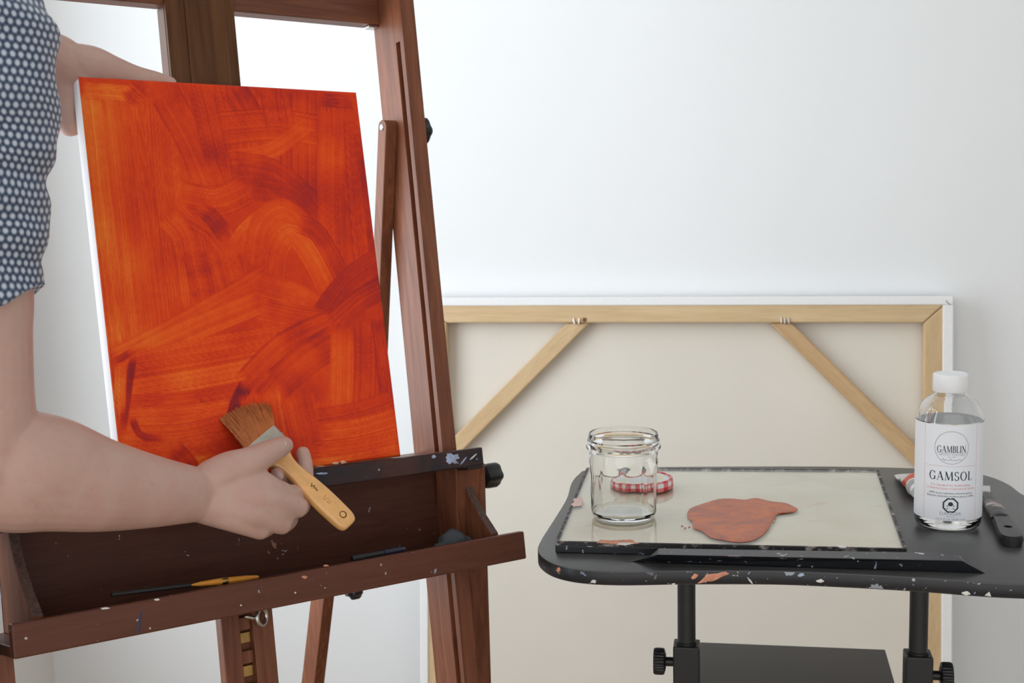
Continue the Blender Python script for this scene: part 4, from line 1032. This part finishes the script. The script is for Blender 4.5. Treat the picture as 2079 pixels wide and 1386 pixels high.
for l0, s0, l1, s1 in ((.69, .003, .70, -.003), (.70, -.003, .72, -.003), (.72, -.003, .72, .003), (.735, .003, .74, -.003), (.74, -.003, .76, -.002), (.76, -.002, .755, .003)): mark(l0, s0, l1, s1, .0009, ink3)
flat_loft('ferrule', [(F0 - ba * .002, .0268, .0082), (F0 + ba * .002, .0268, .0086), (F0 + ba * .010, .0262, .0086), (F0 + ba * .012, .0268, .0090), (F0 + ba * .014, .0262, .0086), (F0 + ba * .026, .0240, .0080)], M['ferrule'], brush, 32, 5)
# bristle bundle bending onto the canvas, plus loose hairs
TIP0, TIP1 = CX(446, 853, .0022), CX(546, 824, .0022)
FB0, FB1 = F0 - bw_ * .0262, F0 + bw_ * .0262
if np.linalg.norm(FB0 - TIP0) > np.linalg.norm(FB1 - TIP0): FB0, FB1 = FB1, FB0
mt, nt, b_ = newmat('rust_bristle'); v_ = coords(nt, (1, 1, .035), (TIP0 + TIP1) / 2 - F0); n_ = noise(nt, v_, 900, 2)
nt.links.new(ramp(nt, n_, [(.3, srgb(70, 32, 20)), (.5, srgb(150, 76, 40)), (.7, srgb(222, 146, 92))]), b_.inputs['Base Color']); setin(b_, Roughness=.5); M['bristle'] = mt
NB = 26; V = []; Fc = []
NK = 7
for k in range(NK):
    f = k / (NK - 1)
    for side_ in (1, -1):
        for j in range(NB):
            s_ = j / (NB - 1); a = FB0 * (1 - s_) + FB1 * s_; b = TIP0 * (1 - s_) + TIP1 * s_
            b = b + (CP(0, .02, 0) - CP(0, 0, 0)) * .32 * math.sin(PI * s_) + CV * random.uniform(-.0012, .0012) * (f == 1)
            c = a * (1 - f) + b * f - bt_ * 0
            bow = math.sin(f * PI) * .004
            th_ = (.0068 * (1 - f) + .0022 * f) * (1 - (2 * s_ - 1) ** 6 * .7)
            V.append(c + fside * (side_ * th_ + bow))
n2_ = 2 * NB
order = lambda k: [k * n2_ + j for j in range(NB)] + [k * n2_ + NB + j for j in range(NB - 1, -1, -1)]
for k in range(NK - 1):
    A_, B_ = order(k), order(k + 1)
    for j in range(n2_): i = (j + 1) % n2_; Fc.append((A_[j], A_[i], B_[i], B_[j]))
Fc += [tuple(order(0))[::-1], tuple(order(NK - 1))]
o = fixn(mesh('bristles', V, Fc, M['bristle'], brush)); shade(o, .9)
HV = []
hv = []; hf = []
for i in range(260):
    s_ = random.random(); a = FB0 * (1 - s_) + FB1 * s_; s2 = min(1, max(0, s_ + random.uniform(-.05, .05))); b = TIP0 * (1 - s2) + TIP1 * s2 + CV * (.0064 * math.sin(PI * s2) + random.uniform(-.003, .0035))
    up_ = fside * .0066; pts = []
    for f in (0, .35, .7, 1):
        c = a * (1 - f) + b * f + fside * (.0072 * (1 - f) + .0028 * f + math.sin(f * PI) * .0045) * (1 - (2 * s_ - 1) ** 6 * .5); pts.append((*c, .00042 * (1 - .4 * f)))
    v, f_ = chain(pts, 1, 4, cap=False); o_ = len(hv); hv += v; hf += [tuple(x + o_ for x in q_) for q_ in f_]
o = mesh('bristle_hairs', hv, hf, plain('rust_hair', srgb(196, 118, 66), .5, .3, .10, 60), brush); o['kind'] = 'stuff'

# ------------------------------------------------------------------ the painter
TCX = A3(-.755, 1.40, 0)
FACE = nrm(A3(.22, .97, 0)); LEFT = A3(-FACE[1], FACE[0], 0)
person = thing('person', 'person in a blue patterned short-sleeved shirt, brushing paint on and steadying the canvas', 'person', TCX)
mt, nt, b_ = newmat('skin'); v_ = coords(nt); n_ = noise(nt, v_, 14, 4, .6); n2 = noise(nt, v_, 120, 3)
c_ = ramp(nt, n_, [(.3, (.52, .315, .255)), (.55, (.57, .375, .31)), (.75, (.57, .32, .275))])
c_ = mixc(nt, ramp(nt, n2, [(.62, (0, 0, 0)), (.8, (.35, .35, .35))]), c_, (.44, .235, .19, 1))
nt.links.new(c_, b_.inputs['Base Color']); setin(b_, Roughness=.5); b_.inputs['Specular IOR Level'].default_value = .4
b_.inputs['Subsurface Weight'].default_value = .12; b_.inputs['Subsurface Radius'].default_value = (.010, .004, .0025); b_.inputs['Subsurface Scale'].default_value = .6
bump(nt, b_, noise(nt, v_, 420, 3, .6), .18, .0006); M['skin'] = mt
def pz(x, y, Y, *r): p = at_y(x, y, Y); return (*p, *r)
def ez(x, y, w, *r): p = EX(x, y, w); return (*p, *r)
def cz(x, y, w, *r): p = CX(x, y, w); return (*p, *r)
RS = A3(-.558, 1.40, 1.550); LS = A3(-.945, 1.42, 1.490)
body = []
# right arm: shoulder, elbow, forearm, wrist
body.append(chain([(*RS, .062, .06), pz(-48, 520, 1.405, .055, .053), pz(-38, 680, 1.40, .0505, .05), pz(-34, 800, 1.40, .051, .05), pz(-28, 900, 1.40, .056, .052), pz(-18, 950, 1.40, .058, .05)], 6, 26))
body.append(chain([pz(-50, 945, 1.395, .058, .048), pz(20, 955, 1.405, .0640, .052), pz(100, 962, 1.43, .0615, .050), pz(200, 984, 1.465, .0515, .044), pz(300, 997, 1.508, .0415, .037), pz(380, 1003, 1.545, .0335, .0275), pz(425, 1005, 1.563, .0295, .0215), pz(462, 1004, 1.574, .0240, .0150)], 6, 26, ref=ZV))
# right hand
WR = .072
body.append(chain([ez(415, 988, .066, .021), ez(490, 985, .080, .021), ez(545, 992, .081, .0160), ez(584, 1004, .074, .0125)], 5, 16))
body.append(chain([ez(415, 1005, .066, .024), ez(500, 1008, .084, .0215), ez(560, 1018, .085, .0175), ez(604, 1030, .078, .0130)], 5, 16))
body.append(chain([ez(415, 1015, .066, .024), ez(490, 1035, .083, .0205), ez(540, 1052, .084, .0155), ez(572, 1064, .080, .0125)], 5, 16))
body.append(chain([ez(415, 1025, .066, .022), ez(475, 1050, .080, .0175), ez(528, 1076, .080, .0115)], 5, 16))
PREF = nrm(EX(604, 975, .08) - EX(534, 1085, .08))
body.append(chain([ez(415, 1005, .066, .0315, .0235), ez(470, 1004, .079, .0360, .0215), ez(520, 1014, .085, .0360, .0190), ez(560, 1034, .084, .0290, .0155), ez(580, 1044, .078, .0220, .0125)], 6, 24, ref=PREF))
body.append(chain([ez(430, 975, .070, .024), ez(468, 955, .078, .0230), ez(508, 938, .083, .0185), ez(545, 919, .079, .0150), ez(568, 908, .070, .0128), ez(577, 904, .065, .0112)], 6, 18))   # thumb
body.append(chain([ez(584, 1004, .074, .0124), ez(614, 996, .048, .0115), ez(620, 952, .034, .0102), ez(615, 920, .030, .0090)], 6, 16))                                              # index
body.append(chain([ez(604, 1030, .078, .0128), ez(612, 1022, .042, .0112), ez(594, 992, .030, .0100), ez(572, 968, .042, .0090), ez(562, 961, .052, .0080)], 6, 16))                    # middle
body.append(chain([ez(572, 1064, .080, .0122), ez(588, 1050, .046, .0108), ez(570, 1015, .032, .0094), ez(545, 990, .042, .0080)], 6, 16))                                              # ring
body.append(chain([ez(528, 1076, .080, .0112), ez(548, 1066, .050, .0095), ez(538, 1035, .038, .0082), ez(520, 1012, .046, .0070)], 6, 16))                                             # little
# left arm and hand at the canvas corner
LE = A3(-.84, 1.66, 1.27); LWp = A3(*cz(92, 118, -.045))
body.append(chain([(*LS, .060), (*(LS * .5 + LE * .5), .052), (*LE, .048)], 6, 22))
body.append(chain([(*LE, .048), (*(LE * .55 + LWp * .45), .046), (*(LE * .15 + LWp * .85), .033), (*LWp, .030), cz(125, 128, -.042, .031)], 6, 22))
body.append(chain([cz(100, 122, -.042, .0290), cz(140, 142, -.040, .0310), cz(163, 160, -.038, .0270)], 5, 18))
body.append(chain([cz(130, 128, -.038, .0250), cz(185, 134, -.026, .0245), cz(232, 146, -.016, .0190), cz(275, 156, -.013, .0140), cz(318, 163, -.013, .0108), cz(346, 168, -.013, .0078)], 6, 18))   # thumb along the top edge
body.append(chain([cz(138, 150, -.046, .0280), cz(134, 190, -.047, .0250), cz(134, 225, -.048, .0225), cz(142, 248, -.048, .0175)], 5, 18))
for yy_, rr_ in ((182, .0100), (208, .0100), (233, .0095), (256, .0085)):
    body.append(chain([cz(138, yy_, -.050, rr_ * 1.1), cz(165, yy_ + 3, -.052, rr_), cz(205, yy_ - 2, -.044, rr_ * .95), cz(240, yy_ - 8, -.0400, rr_ * .85)], 5, 14))
# trunk, neck, head (mostly hidden by the shirt or above the picture)
def tz(dx, dy, z): return A3(TCX[0], TCX[1], 0) - LEFT * dx + FACE * dy + ZV * (z if z < .9 else z + .105 * min(1, (z - .9) / .4))
body.append(chain([(*tz(0, 0, .95), .150, .105), (*tz(0, 0, 1.10), .140, .100), (*tz(0, .01, 1.25), .155, .108), (*tz(0, .01, 1.36), .165, .095), (*tz(0, .01, 1.43), .11, .07)], 5, 30, ref=LEFT))
body.append(chain([(*tz(0, .01, 1.40), .062), (*tz(0, .03, 1.50), .055), (*tz(.01, .05, 1.56), .055)], 4, 20))
HCN = tz(.02, .065, 1.635); LOOK = nrm(A3(.62, .70, -.30)); HL = nrm(np.cross(ZV, LOOK)); HU = np.cross(LOOK, HL)
ax3 = (LOOK, HL, HU)
body.append(ellipsoid(HCN, (.098, .075, .115), ax3, 24, 18)); body.append(ellipsoid(HCN + LOOK * .045 - HU * .055, (.05, .052, .055), ax3))
body.append(chain([(*(HCN + LOOK * .088 + HU * .018), .009), (*(HCN + LOOK * .108 - HU * .020), .013), (*(HCN + LOOK * .094 - HU * .030), .011)], 4, 12))
body.append(ellipsoid(HCN + LOOK * .088 - HU * .058, (.012, .022, .007), ax3)); body.append(ellipsoid(HCN + LOOK * .086 - HU * .069, (.012, .019, .007), ax3))
for s_ in (1, -1): body.append(ellipsoid(HCN + HL * .076 * s_ - HU * .005 - LOOK * .005, (.020, .008, .031), ax3)); body.append(ellipsoid(HCN + LOOK * .083 + HL * .030 * s_ + HU * .022, (.012, .022, .007), ax3))
bd = fuse('body', body, M['skin'], person, .0021, 5, .5)
for s_ in (1, -1):
    v, f_ = ellipsoid(HCN + LOOK * .086 + HL * .030 * s_ + HU * .006, (.011, .0125, .0085), ax3); e_ = mesh('eye', v, f_, plain('eye_white', (.8, .8, .78), .2), bd, True)
    v, f_ = ellipsoid(HCN + LOOK * .0945 + HL * .030 * s_ + HU * .005, (.0035, .0055, .0055), ax3, 14, 8); mesh('iris', v, f_, plain('iris_brown', (.05, .03, .02), .2), bd, True)
# finger nails
def nail(c, n_, d, lx, wx):
    n_ = nrm(n_); d = nrm(d - np.dot(d, n_) * n_); s_ = np.cross(n_, d); v, f_ = ellipsoid(c, (lx, wx, .0012), (d, s_, n_), 16, 8); mesh('fingernail', v, f_, plain('nail', (.62, .42, .37), .3, .5, .05), bd, True)
tn = EX(572, 902, .0805); nail(tn, nrm(CAM - tn) * .8 + EV * .6, EX(590, 893, .07) - EX(560, 908, .07), .0068, .0056)
mn = EX(567, 966, .0590); nail(mn, nrm(CAM - mn), EX(560, 957, .045) - EX(575, 975, .045), .0058, .0045)
# hair
hp_ = [ellipsoid(HCN - LOOK * .018 + HU * .032, (.098, .084, .100), ax3, 24, 16), ellipsoid(HCN - LOOK * .050 - HU * .010, (.060, .076, .085), ax3)]
fuse('hair', hp_, plain('brown_hair', (.06, .038, .024), .5, .4, .3, 90, bmp=.4, bscale=300), person, .004, 2)
# shirt
mt, nt, b_ = newmat('dotted_blue_shirt_print')
tc = N(nt, 'ShaderNodeTexCoord'); wv = noise(nt, tc.outputs['Object'], 9, 2)
sp = N(nt, 'ShaderNodeSeparateXYZ'); nt.links.new(tc.outputs['Object'], sp.inputs[0])
def math_(op, a, b=None):
    n = N(nt, 'ShaderNodeMath', operation=op)
    for i, x in enumerate((a, b)):
        if x is None: continue
        if isinstance(x, (int, float)): n.inputs[i].default_value = x
        else: nt.links.new(x, n.inputs[i])
    return n.outputs[0]
kk = 2 * PI / .0078
wob = math_('MULTIPLY', math_('SUBTRACT', wv, .5), .020)
xa = math_('ADD', math_('ADD', sp.outputs[0], math_('MULTIPLY', sp.outputs[1], .6)), wob); za = math_('ADD', math_('ADD', sp.outputs[2], math_('MULTIPLY', sp.outputs[0], .16)), math_('MULTIPLY', wob, .8))
c0 = math_('COSINE', math_('MULTIPLY', za, kk))
c1 = math_('COSINE', math_('MULTIPLY', math_('ADD', math_('MULTIPLY', xa, .866), math_('MULTIPLY', za, .5)), kk)); c2 = math_('COSINE', math_('MULTIPLY', math_('SUBTRACT', math_('MULTIPLY', xa, .866), math_('MULTIPLY', za, .5)), kk))
hx = math_('DIVIDE', math_('ADD', math_('ADD', c0, c1), math_('ADD', c2, 1.5)), 4.5)
nt.links.new(ramp(nt, hx, [(.04, (.045, .060, .105)), (.16, (.10, .135, .20)), (.34, (.17, .22, .30)), (.52, (.40, .45, .53)), (.70, (.56, .60, .68))]), b_.inputs['Base Color'])
setin(b_, Roughness=.85); b_.inputs['Specular IOR Level'].default_value = .2; b_.inputs['Sheen Weight'].default_value = .25
bump(nt, b_, noise(nt, tc.outputs['Object'], 900, 2), .2, .0004); M['shirt'] = mt
sl = [(*(RS + A3(-.008, 0, .015)), .096, .084), pz(-52, 120, 1.40, .0820, .080), pz(-54, 230, 1.40, .0795, .078), pz(-52, 330, 1.40, .0775, .076), pz(-52, 420, 1.40, .067, .072), pz(-54, 465, 1.40, .068, .070), pz(-54, 520, 1.40, .0600, .066), pz(-46, 575, 1.40, .0590, .064), pz(-31, 622, 1.40, .0600, .065)]
she = [chain(sl, 6, 30, cap=False),
       chain([pz(-52, 552, 1.40, .0610, .066), pz(-46, 580, 1.40, .0640, .068), pz(-33, 622, 1.40, .0635, .068), pz(-28, 634, 1.40, .0620, .066)], 3, 30, cap=False),
       chain([(*LS, .076), (*(LS * .6 + LE * .4), .068), (*(LS * .38 + LE * .62), .064)], 6, 28, cap=False),
       chain([(*tz(0, 0, .86), .178, .130), (*tz(0, 0, .98), .172, .126), (*tz(0, .005, 1.12), .168, .122), (*tz(0, .01, 1.26), .182, .126), (*tz(0, .01, 1.37), .188, .112), (*tz(0, .01, 1.445), .135, .085), (*tz(0, .015, 1.475), .080, .075)], 6, 36, ref=LEFT, cap=False),
       chain([(*(RS + A3(-.03, 0, .02)), .075), (*tz(.10, .01, 1.42), .070), (*tz(-.10, .01, 1.42), .070), (*(LS + A3(.03, 0, .02)), .075)], 5, 24)]
def folds(p):
    x, y, z = p[:, 0], p[:, 1], p[:, 2]
    a = np.sin(z * 62 + x * 21 + 1.2 * np.sin(x * 27 + y * 19)); b = np.sin(z * 118 - x * 45 + y * 33 + 1.5 * np.sin(z * 33))
    return .0045 * a + .0020 * b
fuse('shirt', she, M['shirt'], person, .0034, 4, .5, disp=folds)
# trousers and shoes (below the picture)
tr = []
for s_ in (1, -1):
    hpv = tz(.085 * s_, 0, .88)
    tr.append(chain([(*hpv, .098), (*tz(.095 * s_, .01, .68), .082), (*tz(.10 * s_, .015, .48), .066), (*tz(.105 * s_, -.005, .25), .058), (*tz(.11 * s_, -.015, .09), .055)], 5, 24, cap=False))
tr.append(chain([(*tz(0, 0, .96), .148, .100), (*tz(0, 0, .86), .155, .106), (*tz(0, 0, .80), .150, .102)], 4, 30, ref=LEFT))
fuse('trousers', tr, plain('dark_denim', (.035, .042, .065), .85, .2, .2, 60, bmp=.2, bscale=700), person, .006, 3)
for s_ in (1, -1):
    fuse('shoe', [chain([(*tz(.11 * s_, -.075, .048), .040, .046), (*tz(.112 * s_, .02, .050), .042, .048), (*tz(.118 * s_, .10, .040), .048, .038), (*tz(.122 * s_, .17, .030), .040, .028)], 5, 20, ref=LEFT)], plain('brown_leather', (.07, .04, .025), .5), person, .004, 2)
